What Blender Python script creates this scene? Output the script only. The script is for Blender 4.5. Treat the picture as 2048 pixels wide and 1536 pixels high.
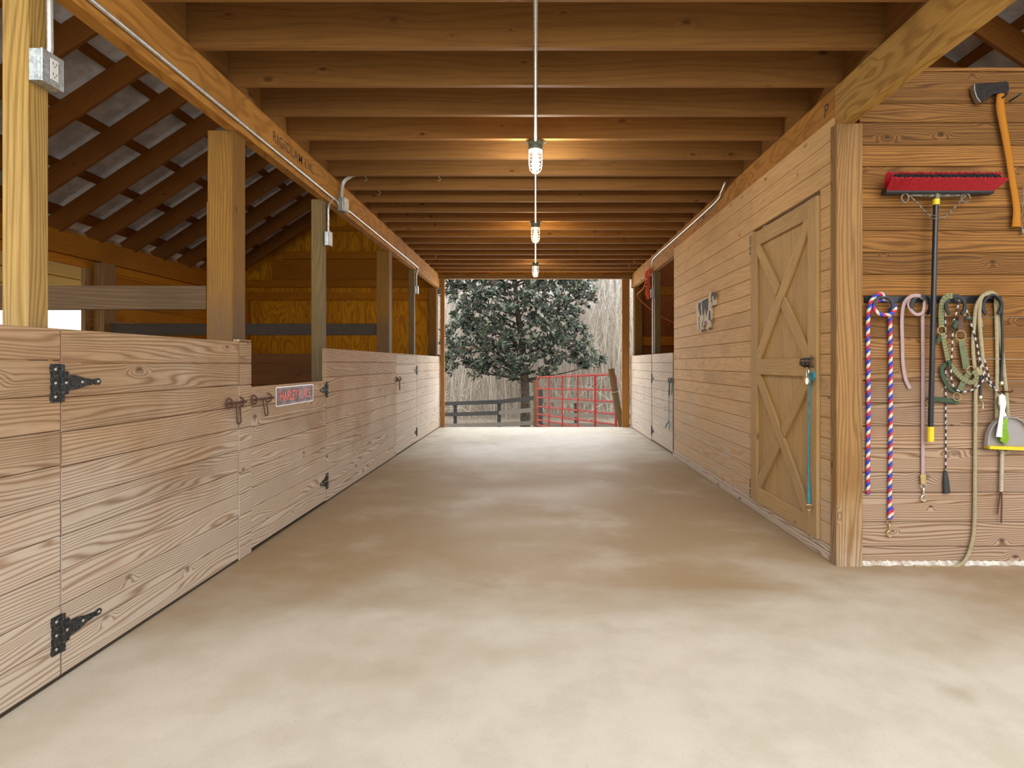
import bpy, bmesh, math, random
from mathutils import Vector, Matrix

random.seed(11)
C = bpy.context.scene.collection
SC = bpy.context.scene
for o in list(bpy.data.objects):
    bpy.data.objects.remove(o)

# ------------------------------------------------------------------ camera
F = 1160.0                      # focal length in pixels of the 2048 px wide frame
VPX, VPY, EYE = 1071.0, 727.0, 1.17
cam = bpy.data.cameras.new('camera')
cam.sensor_width = 36.0
cam.lens = F / 2048 * 36.0
cam.shift_x = -(VPX - 1024) / 2048
cam.shift_y = -(768 - VPY) / 2048
cam.clip_start = 0.05
cam.clip_end = 400
camo = bpy.data.objects.new('camera', cam)
camo.location = (0, 0, EYE)
camo.rotation_euler = (math.radians(90), 0, 0)
C.objects.link(camo)
SC.camera = camo

# ------------------------------------------------------------------ sky, light, exposure
SKY = 1.15
w = bpy.data.worlds.new('overcast_sky')
SC.world = w
w.use_nodes = True
nt = w.node_tree
nt.nodes.clear()
wo = nt.nodes.new('ShaderNodeOutputWorld')
bg = nt.nodes.new('ShaderNodeBackground')
bg.inputs['Color'].default_value = (0.97, 0.985, 1.0, 1)
bg.inputs['Strength'].default_value = SKY
nt.links.new(bg.outputs[0], wo.inputs[0])


def light(name, kind, loc, rot, energy, color=(1, 1, 1), **kw):
    d = bpy.data.lights.new(name, kind)
    d.energy = energy
    d.color = color
    for k, v in kw.items():
        setattr(d, k, v)
    o = bpy.data.objects.new(name, d)
    o.location = loc
    o.rotation_euler = [math.radians(a) for a in rot]
    C.objects.link(o)
    return o


# hazy sun low behind the camera, shining in through the open front of the barn
light('hazy_sun', 'SUN', (0, -6, 8), (62, 0, -6), 1.2, (1.0, 0.96, 0.9), angle=math.radians(50))
# daylight of the open front and the open back doorway
light('daylight_front_opening', 'AREA', (1.6, -1.0, 2.6), (58, 0, 12), 120, (1.0, 0.965, 0.92), shape='RECTANGLE', size=5.0, size_y=2.6)
light('daylight_back_doorway', 'AREA', (0, 10.95, 1.6), (-78, 0, 0), 75, (0.96, 0.98, 1.0), shape='RECTANGLE', size=3.2, size_y=2.2)

SC.view_settings.view_transform = 'Standard'
SC.view_settings.look = 'None'
SC.view_settings.gamma = 1
SC.view_settings.use_curve_mapping = False
SC.view_settings.exposure = 0.25
SC.cycles.max_bounces = 7
SC.cycles.diffuse_bounces = 4
SC.cycles.glossy_bounces = 2
SC.cycles.transmission_bounces = 4
SC.cycles.transparent_max_bounces = 6
SC.cycles.sample_clamp_indirect = 6
SC.cycles.caustics_reflective = False
SC.cycles.caustics_refractive = False


# ------------------------------------------------------------------ node helper
class G:
    def __init__(self, name):
        self.m = bpy.data.materials.new(name)
        self.m.use_nodes = True
        self.t = self.m.node_tree
        self.t.nodes.clear()
        self.out = self.t.nodes.new('ShaderNodeOutputMaterial')

    def n(self, ty, ins=None, **kw):
        nd = self.t.nodes.new(ty)
        for k, v in kw.items():
            setattr(nd, k, v)
        for k, v in (ins or {}).items():
            self.put(nd.inputs[k], v)
        return nd

    def put(self, sock, v):
        if isinstance(v, bpy.types.NodeSocket):
            self.t.links.new(v, sock)
        elif isinstance(v, (tuple, list)):
            v = tuple(v)
            sock.default_value = v + (1,) if (sock.type == 'RGBA' and len(v) == 3) else v
        else:
            sock.default_value = v

    def ma(self, op, a, b=0.0, c=0.0, clamp=False):
        nd = self.n('ShaderNodeMath', {0: a, 1: b, 2: c}, operation=op, use_clamp=clamp)
        return nd.outputs[0]

    def mix(self, f, a, b, blend='MIX'):
        nd = self.n('ShaderNodeMix', data_type='RGBA', blend_type=blend)
        self.put(nd.inputs[0], f)
        self.put(nd.inputs[6], a)
        self.put(nd.inputs[7], b)
        return nd.outputs[2]

    def noise(self, vec, scale=1.0, detail=2.0, rough=0.5, dist=0.0):
        nd = self.n('ShaderNodeTexNoise', {'Vector': vec, 'Scale': scale, 'Detail': detail, 'Roughness': rough, 'Distortion': dist})
        return nd.outputs[0]

    def ss(self, v, lo, hi, a=0.0, b=1.0):
        nd = self.n('ShaderNodeMapRange', {'Value': v, 'From Min': lo, 'From Max': hi, 'To Min': a, 'To Max': b}, interpolation_type='SMOOTHSTEP')
        return nd.outputs[0]

    def vec(self, x, y, z):
        return self.n('ShaderNodeCombineXYZ', {0: x, 1: y, 2: z}).outputs[0]

    def bsdf(self, col, rough=0.6, metal=0.0, bump=None, bs=0.3, bd=0.002, **kw):
        p = self.n('ShaderNodeBsdfPrincipled')
        self.put(p.inputs['Base Color'], col)
        self.put(p.inputs['Roughness'], rough)
        self.put(p.inputs['Metallic'], metal)
        for k, v in kw.items():
            self.put(p.inputs[k], v)
        if bump is not None:
            b = self.n('ShaderNodeBump', {'Strength': bs, 'Distance': bd, 'Height': bump})
            self.t.links.new(b.outputs[0], p.inputs['Normal'])
        self.t.links.new(p.outputs[0], self.out.inputs[0])
        return p


def wood(name, light_c, dark_c, wear_c=None, wear=0.0, wear_top=1.3, wear_bot=0.0, ring=0.5, freq=60, stretch=0.8, knots=0.35, tone=0.25, vs=7.0, rough=0.75, fine=0.35, vlin=260.0, sat=1.1):
    g = G(name)
    uv = g.n('ShaderNodeUVMap').outputs[0]
    sp = g.n('ShaderNodeSeparateXYZ', {0: uv})
    u, v = sp.outputs[0], sp.outputs[1]
    r = g.n('ShaderNodeAttribute', attribute_name='rnd').outputs['Fac']
    r37 = g.ma('MULTIPLY', r, 37.0)
    # knots
    kv = g.vec(g.ma('MULTIPLY_ADD', u, 3.4, r37), g.ma('MULTIPLY_ADD', v, 6.5, g.ma('MULTIPLY', r, 91.0)), 0.0)
    vo = g.n('ShaderNodeTexVoronoi', {'Vector': kv, 'Scale': 1.0, 'Randomness': 1.0}, feature='F1', voronoi_dimensions='2D')
    d = vo.outputs['Distance']
    sc = g.n('ShaderNodeSeparateColor', {0: vo.outputs['Color']})
    on = g.ma('LESS_THAN', sc.outputs[0], knots * 0.45)
    size = g.ma('MULTIPLY_ADD', sc.outputs[1], 0.8, 0.35)
    dk = g.ma('DIVIDE', d, size)
    near = g.ma('MULTIPLY', g.ss(dk, 0.0, 0.36, 1.0, 0.0), on)
    core = g.ma('MULTIPLY', g.ss(dk, 0.03, 0.13, 1.0, 0.0), g.ma('MULTIPLY', on, g.ma('MULTIPLY_ADD', sc.outputs[2], 0.5, 0.5)))
    n1 = g.noise(g.vec(g.ma('MULTIPLY', u, stretch), g.ma('MULTIPLY', v, vs), r37), 1.0, 1.5, 0.45, 0.3)
    n1 = g.ma('MULTIPLY_ADD', near, 0.22, n1)
    ph = g.ma('ADD', g.ma('MULTIPLY', n1, float(freq)), g.ma('MULTIPLY', v, vlin))
    sn = g.ma('MULTIPLY_ADD', g.ma('SINE', ph), 0.5, 0.5)
    sn = g.ma('POWER', sn, 2.2)
    n2 = g.noise(g.vec(g.ma('MULTIPLY', u, 5.0), g.ma('MULTIPLY', v, 170.0), r37), 1.0, 2.0, 0.6)
    n3 = g.noise(g.vec(g.ma('MULTIPLY', u, 1.3), g.ma('MULTIPLY', v, 3.0), g.ma('ADD', r37, 9.0)), 1.0, 3.0, 0.55)
    col = g.mix(g.ma('MULTIPLY', sn, ring), light_c, dark_c)
    col = g.mix(g.ma('MULTIPLY', g.ss(n2, 0.4, 0.75), fine), col, tuple(c * 0.5 for c in dark_c))
    col = g.mix(g.ss(n3, 0.45, 0.75, 0.0, 0.5), col, tuple(a * 0.55 + b * 0.25 for a, b in zip(dark_c, light_c)))
    wn = g.n('ShaderNodeTexWhiteNoise', {'W': g.ma('MULTIPLY', r, 531.0)}, noise_dimensions='1D').outputs['Value']
    bri = g.ma('MULTIPLY_ADD', wn, 2 * tone, 1.0 - tone)
    col = g.mix(1.0, col, g.n('ShaderNodeCombineColor', {0: bri, 1: bri, 2: bri}).outputs[0], 'MULTIPLY')
    if wear_c:
        pos = g.n('ShaderNodeNewGeometry').outputs['Position']
        z = g.n('ShaderNodeSeparateXYZ', {0: pos}).outputs[2]
        big = g.noise(pos, 1.6, 4.0, 0.6)
        f = g.ss(g.ma('MULTIPLY_ADD', g.ma('SUBTRACT', big, 0.5), 1.6, z), wear_bot, wear_top, 1.0, 0.0)
        f = g.ma('MULTIPLY', f, wear)
        grain = g.ma('MULTIPLY_ADD', sn, -0.75, 1.0)
        f = g.ma('MULTIPLY', f, grain, clamp=True)
        col = g.mix(f, col, wear_c)
    col = g.mix(g.ma('MULTIPLY', core, 0.8), col, tuple(c * 0.28 for c in dark_c))
    col = g.n('ShaderNodeHueSaturation', {'Saturation': sat, 'Color': col}).outputs[0]
    h = g.ma('ADD', g.ma('MULTIPLY', sn, -0.6), g.ma('MULTIPLY', n2, -0.6))
    g.bsdf(col, rough, 0.0, h, 0.45, 0.0025, **{'Specular IOR Level': 0.25})
    return g.m


def plain(name, col, rough=0.5, metal=0.0, var=0.25, scale=30.0, col2=None, **kw):
    g = G(name)
    pos = g.n('ShaderNodeTexCoord').outputs['Object']
    n = g.noise(pos, scale, 3.0, 0.6)
    c2 = col2 or tuple(c * (1 - var) for c in col)
    c = g.mix(g.ss(n, 0.4, 0.65), col, c2)
    g.bsdf(c, rough, metal, n, 0.2, 0.001, **kw)
    return g.m


M = {}
M['stall'] = wood('weathered_stall_pine', (0.47, 0.325, 0.205), (0.20, 0.11, 0.06), (0.62, 0.55, 0.47), 0.95, 1.25, 0.1, ring=0.7, freq=80, tone=0.15, knots=0.4, vlin=420.0)
M['stall_daylit'] = wood('daylit_stall_pine', (0.52, 0.415, 0.31), (0.30, 0.20, 0.13), (0.62, 0.56, 0.50), 0.9, 1.5, 0.2, ring=0.35, freq=60, tone=0.1, knots=0.35)  # stall pine with the back doorway's daylight put into its colour
M['tack'] = wood('golden_tack_room_pine', (0.68, 0.45, 0.23), (0.46, 0.26, 0.11), (0.56, 0.46, 0.36), 0.85, 1.3, 0.1, ring=0.3, freq=50, tone=0.09, knots=0.5, vlin=200.0)
M['xdoor'] = wood('golden_door_pine', (0.54, 0.365, 0.18), (0.36, 0.215, 0.09), (0.40, 0.31, 0.21), 0.7, 0.9, -0.1, ring=0.3, freq=40, tone=0.10, knots=0.3)
M['front'] = wood('brown_front_wall_pine', (0.25, 0.125, 0.046), (0.075, 0.030, 0.011), (0.37, 0.28, 0.215), 0.9, 1.5, 0.3, ring=0.75, freq=75, tone=0.32, knots=0.5, vlin=420.0)
M['joist'] = wood('joist_pine', (0.295, 0.152, 0.058), (0.185, 0.086, 0.032), ring=0.32, freq=26, tone=0.13, knots=0.45, fine=0.25, vlin=120.0)
M['lvl'] = wood('beam_veneer_lumber', (0.46, 0.235, 0.075), (0.25, 0.108, 0.034), ring=0.6, freq=40, stretch=2.2, vs=7.0, tone=0.10, knots=0.12, vlin=0.0)
M['lvl_pale'] = wood('pale_beam_veneer_lumber', (0.46, 0.28, 0.10), (0.26, 0.14, 0.045), ring=0.7, freq=44, stretch=2.4, vs=7.0, tone=0.05, knots=0.2, vlin=0.0)
M['post'] = wood('treated_post_pine', (0.30, 0.165, 0.058), (0.14, 0.066, 0.02), (0.42, 0.35, 0.27), 0.75, 0.4, -0.25, ring=0.65, freq=60, tone=0.06, knots=0.3, vlin=300.0, sat=1.0)
M['post_dirty'] = wood('dirt_stained_post_pine', (0.27, 0.145, 0.045), (0.13, 0.06, 0.016), (0.075, 0.06, 0.05), 0.85, 1.9, 1.1, ring=0.5, freq=40, tone=0.10, knots=0.3, vlin=420.0)
M['inner_dark'] = wood('dark_partition_boards', (0.13, 0.055, 0.02), (0.07, 0.028, 0.012), ring=0.3, freq=45, tone=0.2)
M['post_gold'] = wood('golden_post_pine', (0.43, 0.27, 0.075), (0.20, 0.11, 0.03), (0.36, 0.27, 0.14), 0.75, 2.3, 0.8, ring=0.7, freq=60, tone=0.02, knots=0.2, vlin=300.0, sat=1.02)
M['post_grey'] = wood('grey_stained_post', (0.21, 0.15, 0.07), (0.10, 0.068, 0.034), (0.06, 0.05, 0.04), 0.8, 1.8, 1.0, ring=0.4, freq=50, tone=0.12)
M['rail'] = wood('grey_brown_rail', (0.125, 0.08, 0.045), (0.055, 0.034, 0.02), ring=0.4, freq=40, tone=0.1)
M['rail_dark'] = wood('dark_rail', (0.065, 0.052, 0.038), (0.035, 0.025, 0.018), ring=0.3, freq=40, tone=0.1)
M['inner'] = wood('stall_interior_boards', (0.44, 0.18, 0.042), (0.24, 0.085, 0.018), ring=0.4, freq=45, tone=0.18)
M['inner_red'] = wood('red_brown_interior_boards', (0.30, 0.11, 0.045), (0.16, 0.05, 0.02), ring=0.4, freq=45, tone=0.18)
M['rafter'] = wood('roof_rafter_pine', (0.19, 0.075, 0.022), (0.10, 0.036, 0.011), ring=0.3, freq=30, tone=0.15)
M['ply'] = wood('orange_plywood', (0.62, 0.28, 0.05), (0.28, 0.105, 0.016), ring=0.65, freq=60, stretch=1.3, vs=4.5, tone=0.06, knots=0.06, vlin=0.0)
M['board_dark'] = wood('black_stained_fence', (0.10, 0.10, 0.10), (0.045, 0.045, 0.05), ring=0.3, freq=40, tone=0.1)
M['board_grey'] = wood('grey_fence', (0.32, 0.30, 0.26), (0.17, 0.16, 0.14), ring=0.3, freq=40, tone=0.2)
M['trim'] = wood('brown_doorway_trim', (0.42, 0.22, 0.09), (0.28, 0.13, 0.05), ring=0.3, freq=30, tone=0.05)


def concrete():
    g = G('stained_concrete')
    pos = g.n('ShaderNodeNewGeometry').outputs['Position']
    sp = g.n('ShaderNodeSeparateXYZ', {0: pos})
    x, y = sp.outputs[0], sp.outputs[1]
    sx = g.vec(g.ma('MULTIPLY', x, 0.6), y, 0.0)
    a = g.noise(sx, 0.9, 5.0, 0.55, 0.4)
    b = g.noise(pos, 4.0, 5.0, 0.6)
    c = g.noise(pos, 90.0, 2.0, 0.6)
    # traffic stain in the middle of the aisle
    dy = g.ma('ABSOLUTE', g.ma('SUBTRACT', y, 4.9))
    m = g.ma('ADD', g.ss(dy, 0.6, 3.6, 0.85, 0.0), g.ma('MULTIPLY', g.ma('SUBTRACT', a, 0.5), 1.5))
    stain = g.ss(m, 0.12, 0.75)
    col = g.mix(g.ss(b, 0.35, 0.7), (0.59, 0.555, 0.475), (0.52, 0.475, 0.385))
    col = g.mix(g.ma('MULTIPLY', stain, 0.9), col, (0.33, 0.225, 0.115))
    spots = g.noise(pos, 2.2, 2.0, 0.5)
    col = g.mix(g.ss(spots, 0.64, 0.76, 0.0, 0.4), col, (0.26, 0.18, 0.11))
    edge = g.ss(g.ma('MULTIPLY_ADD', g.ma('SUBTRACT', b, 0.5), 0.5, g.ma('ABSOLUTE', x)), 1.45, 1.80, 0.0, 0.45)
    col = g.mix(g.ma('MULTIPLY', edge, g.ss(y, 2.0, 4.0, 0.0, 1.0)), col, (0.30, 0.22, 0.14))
    pale = g.noise(g.vec(x, g.ma('ADD', y, 31.0), 0.0), 1.3, 5.0, 0.6)
    col = g.mix(g.ss(pale, 0.48, 0.82, 0.0, 0.5), col, (0.66, 0.60, 0.52))
    col = g.mix(g.ss(c, 0.55, 0.75, 0.0, 0.18), col, (0.25, 0.2, 0.15))
    h = g.ma('ADD', g.ma('MULTIPLY', b, 0.6), g.ma('MULTIPLY', c, 0.2))
    g.bsdf(col, g.ss(a, 0.3, 0.7, 0.7, 0.5), 0.0, h, 0.12, 0.01, **{'Specular IOR Level': 0.3})
    return g.m


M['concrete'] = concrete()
M['roofing'] = plain('grey_insulated_roofing', (0.62, 0.60, 0.58), 0.8, 0, 0.3, 5.0)
M['galv'] = plain('galvanised_steel', (0.50, 0.54, 0.54), 0.42, 0.75, 0.35, 60)
M['conduit'] = plain('conduit_steel', (0.62, 0.63, 0.60), 0.4, 0.6, 0.2, 40)
M['cream'] = plain('cream_plastic', (0.78, 0.74, 0.62), 0.4)
M['white'] = plain('white_plastic', (0.66, 0.67, 0.64), 0.4, 0, 0.05)
M['hole'] = plain('dark_slot', (0.03, 0.03, 0.03), 0.8)
M['iron'] = plain('black_hinge_iron', (0.018, 0.019, 0.02), 0.65, 0.0, 0.0, 90, (0.07, 0.07, 0.065), **{'Specular IOR Level': 0.2})
M['screw'] = plain('zinc_screw', (0.7, 0.7, 0.66), 0.35, 0.8)
M['rust'] = plain('rusty_iron', (0.14, 0.06, 0.035), 0.75, 0.2, 0.5, 60, (0.07, 0.045, 0.04))
M['black'] = plain('black_enamel', (0.012, 0.012, 0.014), 0.3, 0.0, 0.2)
M['rubber'] = plain('black_rubber', (0.02, 0.022, 0.025), 0.6)
M['brass'] = plain('brass', (0.62, 0.47, 0.2), 0.35, 0.9, 0.3)
M['nickel'] = plain('nickel', (0.72, 0.66, 0.52), 0.3, 0.9, 0.25)
M['pink'] = plain('faded_pink_webbing', (0.38, 0.27, 0.265), 0.85, 0, 0.15, 90)
M['tan'] = plain('tan_rope', (0.33, 0.275, 0.16), 0.85, 0, 0.2, 70)
M['tan_pale'] = plain('pale_tan_rope', (0.42, 0.37, 0.28), 0.85, 0, 0.2, 70)
M['green'] = plain('olive_halter_webbing', (0.13, 0.15, 0.075), 0.85, 0, 0.3, 60)
M['green_dark'] = plain('dark_green_webbing', (0.04, 0.07, 0.037), 0.85, 0, 0.3, 60)
M['teal'] = plain('teal_cord', (0.045, 0.27, 0.36), 0.8, 0, 0.3, 60)
M['orange'] = plain('orange_cord', (0.75, 0.11, 0.03), 0.7, 0, 0.2, 60)
M['leather'] = plain('brown_leather', (0.10, 0.035, 0.02), 0.6, 0, 0.3)
M['red_bristle'] = plain('red_bristles', (0.44, 0.01, 0.02), 0.6, 0, 0.4, 120)
M['black_bristle'] = plain('black_bristles', (0.02, 0.015, 0.015), 0.8)
M['worn_metal'] = plain('worn_painted_metal', (0.22, 0.19, 0.13), 0.6, 0.3, 0.5, 60, (0.05, 0.04, 0.03))
M['yellow'] = plain('yellow_plastic', (0.72, 0.52, 0.01), 0.4, 0, 0.1)
M['lime'] = plain('lime_bristles', (0.22, 0.42, 0.02), 0.6, 0, 0.3, 120)
M['axe_steel'] = plain('dark_axe_steel', (0.025, 0.02, 0.018), 0.4, 0.6, 0.4)
M['axe_edge'] = plain('ground_axe_edge', (0.35, 0.33, 0.3), 0.4, 0.8)
M['hickory'] = wood('hickory_handle', (0.42, 0.18, 0.035), (0.28, 0.10, 0.02), ring=0.3, freq=25, tone=0.02, knots=0.0, rough=0.4)
M['cow_cream'] = plain('cream_paint', (0.62, 0.50, 0.33), 0.7)
M['cow_grey'] = plain('grey_paint', (0.10, 0.105, 0.105), 0.8, 0, 0.3, 20, **{'Specular IOR Level': 0.15})
M['cow_dark'] = plain('dark_paint', (0.06, 0.05, 0.045), 0.7)
M['cow_brown'] = plain('brown_paint', (0.20, 0.07, 0.04), 0.7)
M['sign_white'] = plain('white_sign_rim', (0.80, 0.78, 0.74), 0.4, 0, 0.05)
M['sign_dark'] = plain('dark_sign_painted_glare', (0.05, 0.05, 0.05), 0.55, 0.0, 0.0, 9, (0.22, 0.21, 0.23))  # grey patches in the colour stand in for glare on the face
M['sign_red'] = plain('red_sign_letters', (0.85, 0.10, 0.05), 0.5, 0, 0.1, 14, (0.75, 0.15, 0.13))
M['sign_pink'] = plain('pink_sign_line', (0.65, 0.20, 0.30), 0.5)
M['ink'] = plain('black_stamp_ink', (0.035, 0.025, 0.02), 0.8, 0, 0.0, 60, (0.14, 0.08, 0.04))
M['ink_faint'] = plain('faded_stamp_ink', (0.16, 0.09, 0.04), 0.8, 0, 0.0, 60, (0.30, 0.18, 0.08))
M['gate_red'] = plain('red_gate_paint', (0.62, 0.07, 0.06), 0.45, 0, 0.2, 6, (0.70, 0.16, 0.13))
M['round_post'] = wood('weathered_round_post', (0.26, 0.20, 0.12), (0.10, 0.075, 0.04), ring=0.5, freq=30, tone=0.05)
M['bark'] = plain('magnolia_bark', (0.16, 0.13, 0.10), 0.9, 0, 0.5, 8)
M['bare_bark'] = plain('grey_bare_bark', (0.60, 0.56, 0.50), 0.9, 0, 0.35, 3)

M['ochre_ply'] = wood('ochre_soffit', (0.62, 0.45, 0.16), (0.42, 0.28, 0.08), ring=0.3, freq=30, tone=0.05)


def rope_rwb():
    g = G('red_white_blue_rope')
    uv = g.n('ShaderNodeSeparateXYZ', {0: g.n('ShaderNodeUVMap').outputs[0]})
    t = g.ma('FRACT', g.ma('ADD', g.ma('MULTIPLY', uv.outputs[0], 15.5), uv.outputs[1]))
    jag = g.noise(g.vec(g.ma('MULTIPLY', uv.outputs[0], 160.0), g.ma('MULTIPLY', uv.outputs[1], 6.0), 0.0), 1.0, 1.0)
    t = g.ma('FRACT', g.ma('MULTIPLY_ADD', jag, 0.18, t))
    red = g.ma('LESS_THAN', t, 0.30)
    blue = g.ma('GREATER_THAN', t, 0.64)
    c = g.mix(red, (0.58, 0.51, 0.41), (0.48, 0.02, 0.045))
    c = g.mix(blue, c, (0.02, 0.05, 0.42))
    g.bsdf(c, 0.8, 0, jag, 0.6, 0.003)
    return g.m


def striped():
    g = G('black_white_braid')
    uv = g.n('ShaderNodeSeparateXYZ', {0: g.n('ShaderNodeUVMap').outputs[0]})
    t = g.ma('FRACT', g.ma('MULTIPLY', uv.outputs[0], 24.0))
    c = g.mix(g.ma('LESS_THAN', t, 0.45), (0.015, 0.015, 0.015), (0.48, 0.46, 0.45))
    g.bsdf(c, 0.6)
    return g.m


def plaid():
    g = G('olive_check_webbing')
    uv = g.n('ShaderNodeSeparateXYZ', {0: g.n('ShaderNodeUVMap').outputs[0]})
    a = g.ma('LESS_THAN', g.ma('FRACT', g.ma('MULTIPLY', uv.outputs[0], 55.0)), 0.18)
    b = g.ma('LESS_THAN', g.ma('FRACT', g.ma('MULTIPLY', uv.outputs[1], 90.0)), 0.16)
    c = g.mix(g.ma('MAXIMUM', a, b), (0.20, 0.19, 0.09), (0.06, 0.075, 0.03))
    g.bsdf(c, 0.85)
    return g.m


def brush_mat():
    g = G('dead_brush')
    r = g.n('ShaderNodeAttribute', attribute_name='rnd').outputs['Fac']
    c = g.mix(g.ss(r, 0.0, 1.0), (0.40, 0.33, 0.26), (0.88, 0.83, 0.75))
    g.bsdf(c, 0.9)
    return g.m


def leaf_mat():
    g = G('magnolia_leaf')
    r = g.n('ShaderNodeAttribute', attribute_name='rnd').outputs['Fac']
    c = g.mix(g.ss(r, 0.2, 0.95), (0.012, 0.028, 0.015), (0.075, 0.12, 0.06))
    c = g.mix(g.ma('MULTIPLY', g.ma('GREATER_THAN', r, 0.82), 0.8), c, (0.30, 0.36, 0.26))  # glossy highlights put into the colour of some leaves
    c = g.mix(g.ma('GREATER_THAN', r, 0.96), c, (0.16, 0.06, 0.03))
    bf = g.n('ShaderNodeNewGeometry').outputs['Backfacing']
    g.bsdf(c, 0.3, 0, None, **{'Specular IOR Level': 0.9, 'Coat Weight': 0.35, 'Coat Roughness': 0.15})
    return g.m


def ground_mat():
    g = G('leaf_litter')
    pos = g.n('ShaderNodeNewGeometry').outputs['Position']
    a = g.noise(pos, 1.5, 5.0, 0.65)
    b = g.noise(pos, 12.0, 4.0, 0.7)
    c = g.mix(g.ss(b, 0.35, 0.65), (0.38, 0.30, 0.22), (0.66, 0.57, 0.46))
    c = g.mix(g.ss(a, 0.5, 0.7, 0, 0.4), c, (0.27, 0.26, 0.16))
    g.bsdf(c, 0.95, 0, b, 0.6, 0.05)
    return g.m


def clear_plastic():
    g = G('cloudy_clear_plastic')
    p = g.bsdf((0.42, 0.40, 0.39), 0.25)
    t = g.n('ShaderNodeBsdfTransparent', {'Color': (0.92, 0.92, 0.92)})
    mx = g.n('ShaderNodeMixShader')
    g.put(mx.inputs[0], 0.55)
    g.t.links.new(t.outputs[0], mx.inputs[1])
    g.t.links.new(p.outputs[0], mx.inputs[2])
    g.t.links.new(mx.outputs[0], g.out.inputs[0])
    return g.m


def glass_mat():
    g = G('lamp_glass')
    gl = g.n('ShaderNodeBsdfGlossy', {'Color': (1, 1, 1), 'Roughness': 0.05})
    t = g.n('ShaderNodeBsdfTransparent', {'Color': (0.97, 0.97, 0.97)})
    mx = g.n('ShaderNodeMixShader')
    g.put(mx.inputs[0], 0.08)
    g.t.links.new(t.outputs[0], mx.inputs[1])
    g.t.links.new(gl.outputs[0], mx.inputs[2])
    g.t.links.new(mx.outputs[0], g.out.inputs[0])
    return g.m


def emit(name, col, s):
    g = G(name)
    e = g.n('ShaderNodeEmission', {'Color': col, 'Strength': s})
    g.t.links.new(e.outputs[0], g.out.inputs[0])
    return g.m


M['rwb'], M['striped'], M['plaid'], M['leaf'] = rope_rwb(), striped(), plaid(), leaf_mat()
M['brush'] = brush_mat()
M['litter'], M['clear'], M['glass'] = ground_mat(), clear_plastic(), glass_mat()
M['bulb_white'] = emit('white_bulb', (1.0, 0.98, 0.95), 28)
M['bulb_warm'] = emit('warm_bulb', (1.0, 0.78, 0.42), 24)
M['crust'] = plain('white_mineral_crust', (0.62, 0.60, 0.55), 0.9, 0, 0.4, 14, (0.40, 0.34, 0.27))


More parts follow.
